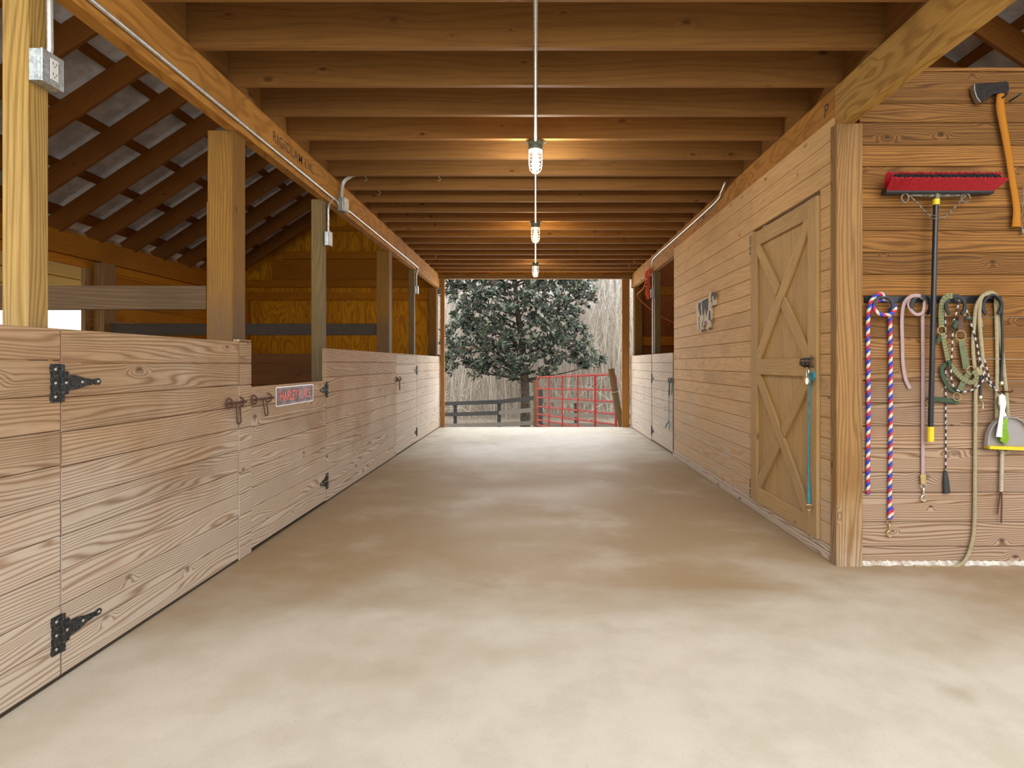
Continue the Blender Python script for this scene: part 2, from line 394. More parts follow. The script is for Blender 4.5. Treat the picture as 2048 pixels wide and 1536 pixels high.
# ------------------------------------------------------------------ mesh builder (world coordinates in, object with its own origin out)
class MB:
    def __init__(self):
        self.v, self.f, self.uv, self.r = [], [], [], []

    def add(self, vs, fs, uvs, rnd):
        b = len(self.v)
        self.v += [Vector(p) for p in vs]
        self.r += [rnd] * len(vs)
        for f, q in zip(fs, uvs):
            self.f.append([b + i for i in f])
            self.uv += q
        return self

    def plank(self, c0, U, V, W, L, wd, t, bev=0.003, rnd=None):
        """board: length L along U, width wd along V, thickness t along W, corner c0"""
        c0, U, V, W = Vector(c0), Vector(U).normalized(), Vector(V).normalized(), Vector(W).normalized()
        if U.cross(V).dot(W) < 0:
            c0 = c0 + U * L
            U = -U
        if rnd is None:
            rnd = random.random()
        b = min(bev, wd * 0.3, t * 0.3)
        pr = [(b, 0), (wd - b, 0), (wd, b), (wd, t - b), (wd - b, t), (b, t), (0, t - b), (0, b)] if b > 0 else [(0, 0), (wd, 0), (wd, t), (0, t)]
        n = len(pr)
        vs = [c0 + V * a + W * c for a, c in pr] + [c0 + U * L + V * a + W * c for a, c in pr]
        per = [0.0]
        for i in range(n):
            a, c = pr[i]
            a2, c2 = pr[(i + 1) % n]
            per.append(per[-1] + math.hypot(a2 - a, c2 - c))
        fs, uvs = [], []
        for i in range(n):
            j = (i + 1) % n
            fs.append([i, i + n, j + n, j][::-1])
            uvs.append([(0, per[i]), (L, per[i]), (L, per[i + 1]), (0, per[i + 1])][::-1])
        fs.append(list(range(n))[::-1])
        uvs.append([(a * 0.3, c) for a, c in pr][::-1])
        fs.append([i + n for i in range(n)])
        uvs.append([(L + a * 0.3, c) for a, c in pr])
        return self.add(vs, fs, uvs, rnd)

    def box(self, x0, x1, y0, y1, z0, z1, grain=None, bev=0.002, rnd=None):
        d = {'x': x1 - x0, 'y': y1 - y0, 'z': z1 - z0}
        g = grain or max(d, key=d.get)
        if g == 'x':
            return self.plank((x0, y0, z0), (1, 0, 0), (0, 1, 0), (0, 0, 1), d['x'], d['y'], d['z'], bev, rnd)
        if g == 'y':
            return self.plank((x0, y0, z0), (0, 1, 0), (0, 0, 1), (1, 0, 0), d['y'], d['z'], d['x'], bev, rnd)
        return self.plank((x0, y0, z0), (0, 0, 1), (1, 0, 0), (0, 1, 0), d['z'], d['x'], d['y'], bev, rnd)

    def tube(self, pts, rad, sides=8, closed=False, rnd=None, flat=None, up=None):
        """round (or flattened: flat = thickness ratio along the frame normal) tube through pts"""
        pts = [Vector(p) for p in pts]
        n = len(pts)
        rad = rad if isinstance(rad, (list, tuple)) else [rad] * n
        tans = []
        for i in range(n):
            a = pts[(i - 1) % n] if (closed or i > 0) else pts[i]
            b = pts[(i + 1) % n] if (closed or i < n - 1) else pts[i]
            t = (b - a)
            tans.append(t.normalized() if t.length > 1e-9 else Vector((0, 0, 1)))
        nr = Vector(up) if up else (Vector((0, 0, 1)) if abs(tans[0].z) < 0.9 else Vector((0, 1, 0)))
        vs, ln = [], [0.0]
        for i in range(n):
            nr = (Vector(up) if up else nr)
            nr = (nr - tans[i] * nr.dot(tans[i]))
            nr = nr.normalized() if nr.length > 1e-6 else tans[i].orthogonal().normalized()
            bi = tans[i].cross(nr)
            fl = flat if flat else 1.0
            for k in range(sides):
                a = 2 * math.pi * k / sides
                vs.append(pts[i] + bi * math.cos(a) * rad[i] + nr * math.sin(a) * rad[i] * fl)
            if i:
                ln.append(ln[-1] + (pts[i] - pts[i - 1]).length)
        fs, uvs = [], []
        m = n if closed else n - 1
        tot = ln[-1] + (pts[0] - pts[-1]).length
        for i in range(m):
            j = (i + 1) % n
            u0, u1 = ln[i], (ln[j] if j else tot)
            for k in range(sides):
                k2 = (k + 1) % sides
                fs.append([i * sides + k, i * sides + k2, j * sides + k2, j * sides + k])
                v0, v1 = k / sides, (k + 1) / sides
                uvs.append([(u0, v0), (u0, v1), (u1, v1), (u1, v0)])
        if not closed:
            fs.append(list(range(sides))[::-1])
            uvs.append([(0, k / sides) for k in range(sides)])
            fs.append([(n - 1) * sides + k for k in range(sides)])
            uvs.append([(ln[-1], k / sides) for k in range(sides)])
        return self.add(vs, fs, uvs, random.random() if rnd is None else rnd)

    def prism(self, poly, nrm, rnd=None):
        """polygon (world points) extruded along the vector nrm"""
        poly = [Vector(p) for p in poly]
        nrm = Vector(nrm)
        n = len(poly)
        vs = poly + [p + nrm for p in poly]
        a = (poly[1] - poly[0]).normalized()
        b = nrm.cross(a).normalized()
        uvp = [((p - poly[0]).dot(a), (p - poly[0]).dot(b)) for p in poly]
        fs = [list(range(n))[::-1], [i + n for i in range(n)]]
        uvs = [uvp[::-1], list(uvp)]
        for i in range(n):
            j = (i + 1) % n
            fs.append([i, j, j + n, i + n])
            l = nrm.length
            uvs.append([(uvp[i]), (uvp[j]), (uvp[j][0] + l, uvp[j][1]), (uvp[i][0] + l, uvp[i][1])])
        return self.add(vs, fs, uvs, random.random() if rnd is None else rnd)

    def lathe(self, c, axis, prof, sides=16, rnd=None):
        """prof: (radius, height along axis) pairs"""
        c, ax = Vector(c), Vector(axis).normalized()
        pts = [c + ax * h for _, h in prof]
        n = len(prof)
        a = ax.orthogonal().normalized()
        b = ax.cross(a)
        vs = []
        for (r, h) in prof:
            r = max(r, 1e-5)
            for k in range(sides):
                t = 2 * math.pi * k / sides
                vs.append(c + ax * h + a * math.cos(t) * r + b * math.sin(t) * r)
        fs, uvs = [], []
        for i in range(n - 1):
            for k in range(sides):
                k2 = (k + 1) % sides
                fs.append([i * sides + k, i * sides + k2, (i + 1) * sides + k2, (i + 1) * sides + k])
                uvs.append([(i * .1, k / sides), (i * .1, (k + 1) / sides), (i * .1 + .1, (k + 1) / sides), (i * .1 + .1, k / sides)])
        fs.append(list(range(sides))[::-1])
        uvs.append([(0, 0)] * sides)
        fs.append([(n - 1) * sides + k for k in range(sides)])
        uvs.append([(0, 0)] * sides)
        return self.add(vs, fs, uvs, random.random() if rnd is None else rnd)

    def build(self, name, mat, parent=None, origin=None, smooth=False, recalc=True):
        if origin is None:
            if parent is not None and not self.v:
                origin = Vector((0, 0, 0))
            else:
                xs = [p.x for p in self.v]
                ys = [p.y for p in self.v]
                zs = [p.z for p in self.v]
                origin = Vector(((min(xs) + max(xs)) / 2, (min(ys) + max(ys)) / 2, min(zs)))
        origin = Vector(origin)
        me = bpy.data.meshes.new(name)
        me.from_pydata([p - origin for p in self.v], [], self.f)
        uvl = me.uv_layers.new(name='UVMap')
        flat = [x for q in self.uv for x in q]
        uvl.data.foreach_set('uv', flat)
        at = me.attributes.new('rnd', 'FLOAT', 'POINT')
        at.data.foreach_set('value', self.r)
        me.materials.append(M[mat] if isinstance(mat, str) else mat)
        if recalc:
            bm = bmesh.new()
            bm.from_mesh(me)
            bmesh.ops.recalc_face_normals(bm, faces=bm.faces)
            bm.to_mesh(me)
            bm.free()
        if smooth:
            me.polygons.foreach_set('use_smooth', [True] * len(me.polygons))
            try:
                me.set_sharp_from_angle(angle=math.radians(40))
            except Exception:
                pass
        o = bpy.data.objects.new(name, me)
        C.objects.link(o)
        place(o, origin, parent)
        return o


WP = {}


def place(o, origin, parent):
    WP[o.name] = Vector(origin)
    if parent is not None:
        o.parent = parent
        o.location = Vector(origin) - WP[parent.name]
    else:
        o.location = origin


def tag(o, label=None, cat=None, group=None, kind=None):
    if label:
        o['label'] = label
    if cat:
        o['category'] = cat
    if group:
        o['group'] = group
    if kind:
        o['kind'] = kind
    return o


def thing(name, loc, label, cat, group=None, kind=None):
    o = bpy.data.objects.new(name, None)
    o.empty_display_size = 0.1
    C.objects.link(o)
    place(o, loc, None)
    return tag(o, label, cat, group, kind)


def struct(o, label=None):
    o['kind'] = 'structure'
    if label:
        o['label'] = label
    return o


def smooth_path(pts, n=8, closed=False):
    """Catmull-Rom through pts"""
    P = [Vector(p) for p in pts]
    out = []
    m = len(P)
    for i in range(m if closed else m - 1):
        if closed:
            p0, p1, p2, p3 = P[(i - 1) % m], P[i], P[(i + 1) % m], P[(i + 2) % m]
        else:
            p0, p1, p2, p3 = P[max(i - 1, 0)], P[i], P[i + 1], P[min(i + 2, m - 1)]
        for k in range(n):
            t = k / n
            out.append(0.5 * ((2 * p1) + (-p0 + p2) * t + (2 * p0 - 5 * p1 + 4 * p2 - p3) * t * t + (-p0 + 3 * p1 - 3 * p2 + p3) * t ** 3))
    if not closed:
        out.append(P[-1])
    return out


ORD = ['first', 'second', 'third', 'fourth', 'fifth', 'sixth', 'seventh', 'eighth', 'ninth', 'tenth', 'eleventh', 'twelfth', 'thirteenth', 'fourteenth', 'fifteenth', 'sixteenth', 'seventeenth', 'eighteenth', 'nineteenth', 'twentieth', 'twenty-first', 'twenty-second']

# main measures (metres): camera stands in the aisle axis, barn runs along +Y
XW = 1.76           # aisle face of the stall fronts
XR = 1.75           # aisle face of the tack room wall
YEND = 10.69        # back doorway
YFW = 3.38          # front face of the tack room wall that faces the camera
ZJ = 2.80           # underside of the joists
SL = 0.667          # roof slope
XO = 5.4            # outer walls
ROOF0 = 1.0         # front edge of the roof


def yl(px):         # depth of a spot on the left stall front seen at column px
    return XW * F / (VPX - px)


def RW(px, py, off=0.0):   # spot on the tack room aisle wall
    x = XR - off
    y = x * F / (px - VPX)
    return Vector((x, y, EYE - (py - VPY) * y / F))


def LW(px, py, off=0.0):
    x = -XW + off
    y = -x * F / (VPX - px)
    return Vector((x, y, EYE - (py - VPY) * y / F))


def FW(px, py, off=0.0):   # spot on the wall that faces the camera, off metres in front of it
    y = YFW - off
    return Vector(((px - VPX) * y / F, y, EYE - (py - VPY) * y / F))


# ================================================================== SHELL
fl = MB()
fl.v, nx, ny = [], 2, 2
fl.box(-5.5, 6.5, -3.5, YEND, -0.12, 0.0, 'y', 0)
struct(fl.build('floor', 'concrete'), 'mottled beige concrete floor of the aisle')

# loft deck above the joists
dk = MB()
for i in range(26):
    dk.box(-1.9 + i * 0.146, -1.9 + i * 0.146 + 0.144, ROOF0, YEND, ZJ + 0.237, ZJ + 0.262, 'y', 0.001)
struct(dk.build('ceiling', 'joist'), 'loft floor boards above the ceiling joists')

# joists
k = 0
jys = []
y = 2.62 - 0.4064 * 3
while y < YEND - 0.12:
    if y > 2.3:
        jys.append(y)
    y += 0.4064
for i, y in enumerate(jys):
    b = MB()
    b.box(-1.84, 1.84, y - 0.038, y, ZJ + 0.001, ZJ + 0.235, 'x', 0.002)
    tag(b.build('ceiling_joist', 'joist'), 'brown pine ceiling joist across the aisle, %s joist from the camera' % ORD[i], 'joist', 'ceiling joists over the aisle')
for s, nm in ((-1, 'left'), (1, 'right')):
    b = MB()
    for a, c in zip(jys[:-1], jys[1:]):
        x0 = s * 1.80
        b.box(min(x0, x0 + s * 0.036), max(x0, x0 + s * 0.036), a + 0.001, c - 0.039, ZJ + 0.002, ZJ + 0.234, 'y', 0.001)
    struct(b.build('trim_1' if s < 0 else 'trim_2', 'joist'), 'blocking boards between the joists over the %s beam' % nm)

# long beams, each of butted lengths
for s, nm, splits in ((-1, 'left', (0.4, 3.44, 4.95, 7.2, 10.68)), (1, 'right', (0.4, 3.42, 5.9, 8.3, 10.68))):
    b = MB()
    root = thing('aisle_beam', (s * 1.80, 5.5, 2.555), 'long laminated beam under the joists along the %s side of the aisle' % nm, 'beam')
    for q, (a, c) in enumerate(zip(splits[:-1], splits[1:])):
        b = MB()
        x0, x1 = sorted((s * 1.765, s * 1.838))
        b.box(x0, x1, a + 0.001, c - 0.001, 2.555, 2.80, 'y', 0.003)
        b.build('beam_length', 'lvl' if (s < 0 or q > 0) else 'lvl_pale', root)

    def stamp(txt, yc, size, mat, flip):
        cu = bpy.data.curves.new('stamped_writing', 'FONT')
        cu.body = txt
        cu.size = size
        cu.align_x = 'CENTER'
        cu.align_y = 'CENTER'
        cu.extrude = 0.0004
        cu.offset = 0.0005
        cu.space_character = 1.14
        cu.materials.append(M[mat])
        o = bpy.data.objects.new('stamped_writing', cu)
        C.objects.link(o)
        o.parent = root
        p = Vector((s * 1.7645, yc, 2.70 if s < 0 else 2.70))
        WP[o.name] = p
        if s < 0:
            mt = Matrix(((0, 0, 1), (1, 0, 0), (0, 1, 0)))
        else:
            mt = Matrix(((0, 0, -1), (1, 0, 0), (0, -1, 0)))
        o.rotation_euler = mt.to_euler()
        o.location = p - WP[root.name]
        o.scale = (1.0, 1.0, 1.0)
    if s < 0:
        stamp('RIGIDLAM LVL', 4.25, 0.10, 'ink', False)
    else:
        stamp('RIGIDLAM LVL', 5.98, 0.10, 'ink_faint', True)
        stamp('P', 3.52, 0.11, 'ink', False)
        C.objects[-1].rotation_euler = Matrix(((0, 0, -1), (-1, 0, 0), (0, 1, 0))).to_euler()




def font_to_mesh(o):
    dg = bpy.context.evaluated_depsgraph_get()
    me = bpy.data.meshes.new_from_object(o.evaluated_get(dg))
    n = bpy.data.objects.new(o.name, me)
    n.parent, n.location, n.rotation_euler, n.scale = o.parent, o.location.copy(), o.rotation_euler.copy(), o.scale.copy()
    C.objects.link(n)
    nm = o.name
    bpy.data.objects.remove(o)
    n.name = nm
    return n


for o in [q for q in C.objects if q.type == 'FONT']:
    font_to_mesh(o)

# stall fronts: horizontal tongue-and-groove boards
BH = 0.13


def board_run(mb, face, y0, y1, z0, z1, inward, t=0.035, h=BH, joints=(), bev=0.004, gap=0.0012):
    """boards along Y; face = X of the visible face, inward = direction of thickness"""
    z = z0
    i = 0
    while z < z1 - 0.01:
        zt = min(z + h, z1)
        ys = [y0] + [j for j in joints if y0 < j < y1] + [y1]
        for a, c in zip(ys[:-1], ys[1:]):
            j0, j1 = sorted((face, face + inward * t))
            mb.box(j0, j1, a + 0.0008, c - 0.0008, z + gap, zt - gap, 'y', bev)
        z = zt
        i += 1


def board_run_x(mb, face, x0, x1, z0, z1, inward, t=0.035, h=BH, bev=0.004, gap=0.0012, zs=None):
    """boards along X; face = Y of the visible face"""
    zz = zs or []
    if not zz:
        z = z0
        while z < z1 - 0.01:
            zz.append(z)
            z += h
        zz.append(z1)
    for a, c in zip(zz[:-1], zz[1:]):
        j0, j1 = sorted((face, face + inward * t))
        mb.box(x0, x1, j0, j1, a + gap, c - gap, 'x', bev)


Y1, Y2, Y3, Y4, Y5, Y6 = yl(122), yl(477), yl(502), yl(652), yl(792), yl(833)
for nm, a, c, mt, lb in (('wall_left', 0.9, Y1, 'stall', 'weathered stall front boards at the left edge, before the near stall door'),
                         ('wall_left', Y4, Y5, 'stall', 'stall front boards between the low gate and the far stall door'),
                         ('wall_left', Y6, YEND, 'stall_daylit', 'stall front boards coloured as daylit beside the back doorway, left side')):
    b = MB()
    board_run(b, -XW, a + 0.004, c - 0.004, 0.012, 1.30, -1)
    struct(b.build(nm, mt), lb)
# cladding on the second post
b = MB()
board_run(b, -XW + 0.004, Y2 + 0.003, Y3 - 0.003, 0.0, 1.315, -1, t=0.037)
struct(b.build('trim_3', 'stall'), 'short boards cladding the post between the two near stall doors')

# skirting under the left wall
b = MB()
b.box(-XW - 0.034, -XW - 0.004, 0.9, YEND, 0.0, 0.011, 'y', 0)
struct(b.build('baseboard_left', 'rail_dark'))


def rough_circle(c, r, n=10):
    return [(c[0] + r * math.cos(2 * math.pi * i / n), c[1] + r * math.sin(2 * math.pi * i / n)) for i in range(n)]


def strap_hinge(parent, side, yh, zc, d, L=0.20, H=0.14, screws=True):
    """T hinge on a wall along Y. side: +1 = faces +X (left wall); d = direction of the strap along Y"""
    fx = (-XW if side > 0 else XR)
    n = Vector((side, 0, 0))

    def P(a, z, off=0.0):
        return Vector((fx + side * (0.0006 + off), yh + d * a, zc + z))
    h = H / 2
    plate = [P(-.006, h), (P(-.048, h)), P(-.052, h * .8), P(-.050, h * .55), P(-.046, h * .45), P(-.050, h * .2), P(-.046, 0), P(-.050, -h * .2), P(-.046, -h * .45), P(-.050, -h * .55), P(-.052, -h * .8), P(-.048, -h), P(-.006, -h)]
    s = L
    up = [(.006, .62 * h), (.03, .60 * h), (.034, .42 * h), (.07, .38 * h), (.11, .22 * h), (s - .035, .13 * h), (s - .03, .18 * h), (s - .01, .18 * h), (s, 0)]
    strap = [P(a, z) for a, z in up] + [P(a, -z) for a, z in up[-2::-1]]
    b = MB()
    b.prism(plate, n * 0.004)
    b.prism(strap, n * 0.004)
    for q in range(3):
        z0 = -h + 2 * h * q / 3
        b.tube([P(0, z0 + .001, .005), P(0, z0 + 2 * h / 3 - .001, .005)], .007, 10)
    hg = b.build('hinge', 'iron', parent)
    if screws:
        for a, z in ((-.030, .72 * h), (-.030, 0), (-.030, -.72 * h), (.018, 0), (.095, 0), (s - .018, 0)):
            c = P(a, z, 0.004)
            MB().lathe(c, n, [(.006, -0.001), (.006, 0.001), (.004, .0028), (.0, .0032)], 8).build('screw', 'screw', hg, smooth=True)
    return hg


def bolt_latch(parent, side, ya, yb, z, drop=0.13, lean=0.0, off=0.02, mat='rust'):
    """slide bolt with a hanging U shaped loop"""
    fx = (-XW if side > 0 else XR)
    X = fx + side * off
    lo, hi = sorted((ya, yb))
    b = MB()
    b.tube([(X, lo, z), (X, hi, z)], .0075, 8)
    b.tube([(X, lo + .004, z - .028), (X, lo + .004, z + .028)], .006, 8)
    bo = b.build('bolt', mat, parent, smooth=True)
    for yy in (lo + .05, hi - .045):
        b = MB()
        ring = [(fx + side * (.004 + .03 * abs(math.sin(a / 2)) * 1.0), yy, z + .018 * math.cos(a + 1.57 * 0) * 1.0) for a in []]
        b.tube([(fx + side * .001, yy, z + .03), (fx + side * .020, yy, z + .022), (fx + side * .032, yy, z), (fx + side * .020, yy, z - .022), (fx + side * .001, yy, z - .03)], .005, 8)
        b.build('bracket', mat, parent, smooth=True)
    pts = []
    w2 = .022
    ym = (lo + hi) / 2 + .01
    for i in range(11):
        a = math.pi * i / 10
        pts.append((X + side * .008, ym - w2 * math.cos(a) + lean, z - drop + w2 - w2 * math.sin(a)))
    path = [(X + side * .002, ym - w2, z + .004)] + pts + [(X + side * .002, ym + w2, z + .004)]
    MB().tube(smooth_path(path, 3), .0042, 8).build('loop', mat, parent, smooth=True)


# near stall door
d1 = thing('stall_door', (-XW, (Y1 + Y2) / 2, 0.03), 'near stall door of weathered boards on the left, black strap hinges', 'door')
b = MB()
board_run(b, -XW, Y1 + 0.003, Y2 - 0.003, 0.012, 1.30, -1, h=0.1288)
b.build('door_boards', 'stall', d1)
strap_hinge(d1, 1, Y1, 1.098, 1, L=0.195)
strap_hinge(d1, 1, Y1 + .004, 0.172, 1, L=0.195)
bolt_latch(d1, 1, yl(446), yl(486), 0.942, 0.125)
# low gate with the sign
d2 = thing('stall_door', (-XW, (Y3 + Y4) / 2, 0.03), 'low stall door with open top and red lettered sign', 'door')
b = MB()
board_run(b, -XW, Y3 + 0.003, Y4 - 0.004, 0.02, 1.025, -1, h=0.1257)
b.build('door_boards', 'stall', d2)
strap_hinge(d2, 1, Y4, 0.95, -1, L=0.14, H=.13)
strap_hinge(d2, 1, Y4, 0.18, -1, L=0.14, H=.13)
bolt_latch(d2, 1, yl(497), yl(541), 0.945, 0.11, lean=0.02)
# far stall door on the left
d3 = thing('stall_door', (-XW, (Y5 + Y6) / 2, 0.03), 'far left stall door of boards coloured as daylit beside the back doorway wall', 'door')
b = MB()
board_run(b, -XW, Y5 + 0.006, Y6 - 0.006, 0.018, 1.30, -1, h=0.127)
b.build('door_boards', 'stall_daylit', d3)
strap_hinge(d3, 1, Y6, 1.07, -1, L=0.14, H=.13, screws=False)
strap_hinge(d3, 1, Y6, 0.16, -1, L=0.14, H=.13, screws=False)
bolt_latch(d3, 1, Y5 - .05, Y5 + .2, 0.97, 0.14)

# ---- posts
def post(x0, x1, y0, y1, z1, mat, label, z0=0.0):
    b = MB()
    b.box(x0, x1, y0, y1, z0, z1, 'z', 0.005)
    return tag(b.build('timber_post', mat), label, 'post')


def post_y(px):
    return 1.80 * F / abs(VPX - px)


post(-1.893, -1.80, 2.055, 2.146, 2.95, 'post_gold', 'golden timber post at the left edge carrying the metal outlet box')
post(-1.95, -1.80, post_y(465), post_y(491), 2.554, 'post_dirty', 'square timber post behind the clad joint of the two near stall doors')
post(-1.893, -1.80, post_y(644), post_y(644) + .10, 2.554, 'post_grey', 'grey-stained timber post at the hinges of the low stall door')
post(-1.955, -1.80, post_y(778), post_y(778) + .155, 2.554, 'post_dirty', 'timber post rising behind the stall front before the far left door')
post(-1.885, -1.80, post_y(828) , post_y(828) + .09, 2.554, 'post_grey', 'thin timber post with the farthest outlet box on the left')
post(-1.94, -1.80, YEND - .16, YEND - .02, 2.554, 'post_dirty', 'end timber post left of the back doorway')
post(1.735, 1.888, 3.343, 3.415, 2.554, 'post', 'large timber post at the corner of the tack room')
post(1.80, 1.89, 8.74, 8.83, 2.554, 'post_grey', 'thin timber post at the hinges of the far right stall door')
post(1.80, 1.94, YEND - .16, YEND - .02, 2.554, 'post_dirty', 'end timber post right of the back doorway')
post(-5.395, -5.26, 7.07, 7.27, 2.40, 'post', 'timber post on the outer wall beside the open side door')

# upright board beside the second post
b = MB()
b.box(-1.985, -1.951, 3.50, 3.535, 0.0, 2.145, 'z', 0.003)
tag(b.build('upright_board', 'inner'), 'reddish upright board fixed beside the post at the first stall partition', 'board')

# ---- partitions and rails
b = MB()
board_run_x(b, 3.58, -5.33, -1.955, 0.0, 1.27, 1)
struct(b.build('wall_partition', 'inner'), 'low board partition between the first two left stalls')
b = MB()
board_run_x(b, 7.20, -5.25, -1.96, 0.0, 1.295, 1)
struct(b.build('wall_partition', 'inner_dark'), 'low dark board partition between the second and third left stalls')
b = MB()
b.box(-5.3, -1.987, 3.50, 3.535, 1.495, 1.640, 'x', 0.004)
tag(b.build('partition_rail', 'rail'), 'grey-brown rail board across the nearest left stall, beside the golden post', 'rail')
b = MB()
b.box(-5.24, -1.957, 7.165, 7.197, 1.52, 1.665, 'x', 0.004)
tag(b.build('partition_rail', 'rail_dark'), 'dark rail board above the partition behind the low stall door', 'rail')

# ---- outer wall left with the open side door
b = MB()
SD0, SD1 = 5.72, 6.93
for a, c in ((0.9, SD0), (SD1, YEND)):
    board_run(b, -XO, a, c, 0.0, 2.32, -1, h=0.19, t=0.03, joints=(3.2, 8.9))
struct(b.build('wall_left_outer', 'inner'), 'orange-brown outer board wall of the left stalls')
b = MB()
b.box(-XO - 0.02, -XO + 0.045, 0.9, YEND, 2.42, 2.68, 'y', 0.004)
b.box(-XO - 0.06, -XO + 0.0, 0.9, YEND, 2.32, 2.42, 'y', 0.004)
tag(b.build('wall_plate', 'inner'), 'long wall plate carrying the rafters on the left outer wall', 'beam')
b = MB()
b.box(-XO - .03, -XO + .02, SD1 + .0, SD1 + .09, 0, 2.32, 'z', 0.003)
b.box(-XO - .03, -XO + .02, SD0 - .09, SD0, 0, 2.32, 'z', 0.003)
struct(b.build('trim_4', 'post'), 'jamb boards of the open side door')
# outer wall right
b = MB()
board_run(b, XO, 7.4, YEND, 0.0, 2.68, 1, h=0.19, t=0.03)
struct(b.build('wall_right_outer', 'inner_red'), 'outer board wall of the far right stall')
# tack room wall toward the far right stall
b = MB()
board_run_x(b, 7.28, 1.80, XO, 0.0, 2.62, 1, h=0.19, t=0.03)
struct(b.build('wall_tack_room_back', 'inner_red'))


# ---- back end wall (plywood) both sides and gable over the doorway
def roofz(x):
    return 2.88 + SL * (XO - abs(x))


for s, nm, mt in ((-1, 'wall_back_left', 'ply'), (1, 'wall_back_right', 'inner_red')):
    b = MB()
    xs = [s * 1.80, s * 3.02, s * 4.24, s * XO]
    for a, c in zip(xs[:-1], xs[1:]):
        for z0, z1 in ((0, 1.72), (1.72, 2.34)):
            pass
        b.prism([(a, YEND - .03, 0), (a, YEND - .03, 2.30), (c - s * .003, YEND - .03, 2.30), (c - s * .003, YEND - .03, 0)], (0, .02, 0))
        b.prism([(a, YEND - .03, 2.302), (a, YEND - .03, roofz(a) - .02), (c - s * .003, YEND - .03, roofz(c) - .02), (c - s * .003, YEND - .03, 2.302)], (0, .02, 0))
    struct(b.build(nm, mt), 'plywood end wall of the %s stalls with stepped girts' % ('left' if s < 0 else 'right'))
b = MB()
b.prism([(-1.80, YEND - .03, ZJ), (1.80, YEND - .03, ZJ), (1.80, YEND - .03, roofz(1.8)), (0, YEND - .03, roofz(0)), (-1.80, YEND - .03, roofz(1.8))], (0, .02, 0))
struct(b.build('wall_back_gable', 'ply'))
for z0, z1, d, lb in ((2.335, 2.475, .05, 'lower girt board across the orange end wall, just above the plywood'),
                      (2.57, 2.70, .05, 'middle girt board across the orange end wall'),
                      (2.705, 3.08, .025, 'wide board above the middle girt on the orange end wall'),
                      (3.085, 3.22, .05, 'upper girt board across the orange end wall under the rafters'),
                      (3.60, 3.68, .04, 'topmost girt board high on the orange end wall')):
    b = MB()
    xl = max(-XO + .05, -(XO - (z1 - 2.70) / SL)) if z1 > 2.7 else -XO + .05
    b.box(xl, -1.84, YEND - .03 - d, YEND - .031, z0, z1, 'x', 0.003)
    tag(b.build('wall_girt', 'inner'), lb, 'girt', 'girt boards on the left end wall')
for z0, z1, lb in ((1.50, 1.66, 'lower girt board in the far right stall'), (2.42, 2.58, 'upper girt board in the far right stall')):
    b = MB()
    b.box(1.84, XO - .02, YEND - .07, YEND - .031, z0, z1, 'x', 0.003)
    tag(b.build('wall_girt', 'inner'), lb, 'girt')
b = MB()
b.box(-XO + .05, -XO + .18, YEND - .19, YEND - .08, 0, 2.33, 'z', .004)
struct(b.build('trim_5', 'inner'), 'corner stud where the left outer wall meets the end wall')

# header and jambs of the back doorway
b = MB()
b.box(-1.76, 1.76, YEND - .11, YEND - .035, 2.715, 2.797, 'x', 0.003)
struct(b.build('trim_6', 'post'), 'header board over the back doorway')
b = MB()
b.box(-1.752, -1.675, YEND - .02, YEND + .02, -.15, 2.86, 'z', 0.003)
struct(b.build('trim_7', 'trim'), 'brown jamb board at the left side of the back doorway')
b = MB()
b.box(1.59, 1.73, YEND - .02, YEND + .02, -.15, 2.86, 'z', 0.003)
struct(b.build('trim_8', 'trim'), 'brown jamb board at the right side of the back doorway')

# ---- roof: rafters, purlins, roofing
th = math.atan(SL)
ct, st = math.cos(th), math.sin(th)
rys = []
y = 4.71 - 0.61 * 2
while y < YEND:
    rys.append(y)
    y += 0.61
for s in (-1, 1):
    for i, y in enumerate(rys):
        if s > 0 and i > 6:
            continue
        b = MB()
        U = Vector((-s * ct, 0, st))
        W = Vector((s * st, 0, ct))
        c0 = Vector((s * (XO + .15), y - .019, 2.88 - SL * .15)) - W * 0.212
        b.plank(c0, U, (0, 1, 0), W, 6.55, .038, .21, .002)
        if s < 0:
            tag(b.build('roof_rafter', 'rafter'), 'dark rafter over the left stalls, %s from the camera' % ORD[i], 'rafter', 'rafters over the left stalls')
        else:
            tag(b.build('roof_rafter', 'rafter'), 'dark rafter above the tack room, %s from the camera' % ORD[i], 'rafter', 'rafters above the tack room')
    for k in range(11):
        q = .12 + k * .61
        b = MB()
        W = Vector((s * st, 0, ct))
        U = Vector((-s * ct, 0, st))
        c0 = Vector((s * (XO + .15), ROOF0, 2.88 - SL * .15)) + U * q + W * .001
        b.plank(c0, (0, 1, 0), U, W, YEND - ROOF0, .14 if k == 0 else .09, .036, .002)
        if q * ct < 4.0:
            tag(b.build('roof_purlin', 'rafter'), 'purlin board above the %s rafters, %s up from the outer wall' % ('left' if s < 0 else 'right', ORD[k]), 'purlin', 'purlins of the %s roof' % ('left' if s < 0 else 'right'))
    b = MB()
    W = Vector((s * st, 0, ct))
    U = Vector((-s * ct, 0, st))
    c0 = Vector((s * (XO + .45), ROOF0, 2.88 - SL * .45)) + W * .039
    b.plank(c0, (0, 1, 0), U, W, YEND + .3 - ROOF0, 7.05, .02, 0)
    struct(b.build('roof_left' if s < 0 else 'roof_right', 'roofing'), 'grey roofing sheets over the %s side' % ('left' if s < 0 else 'right'))

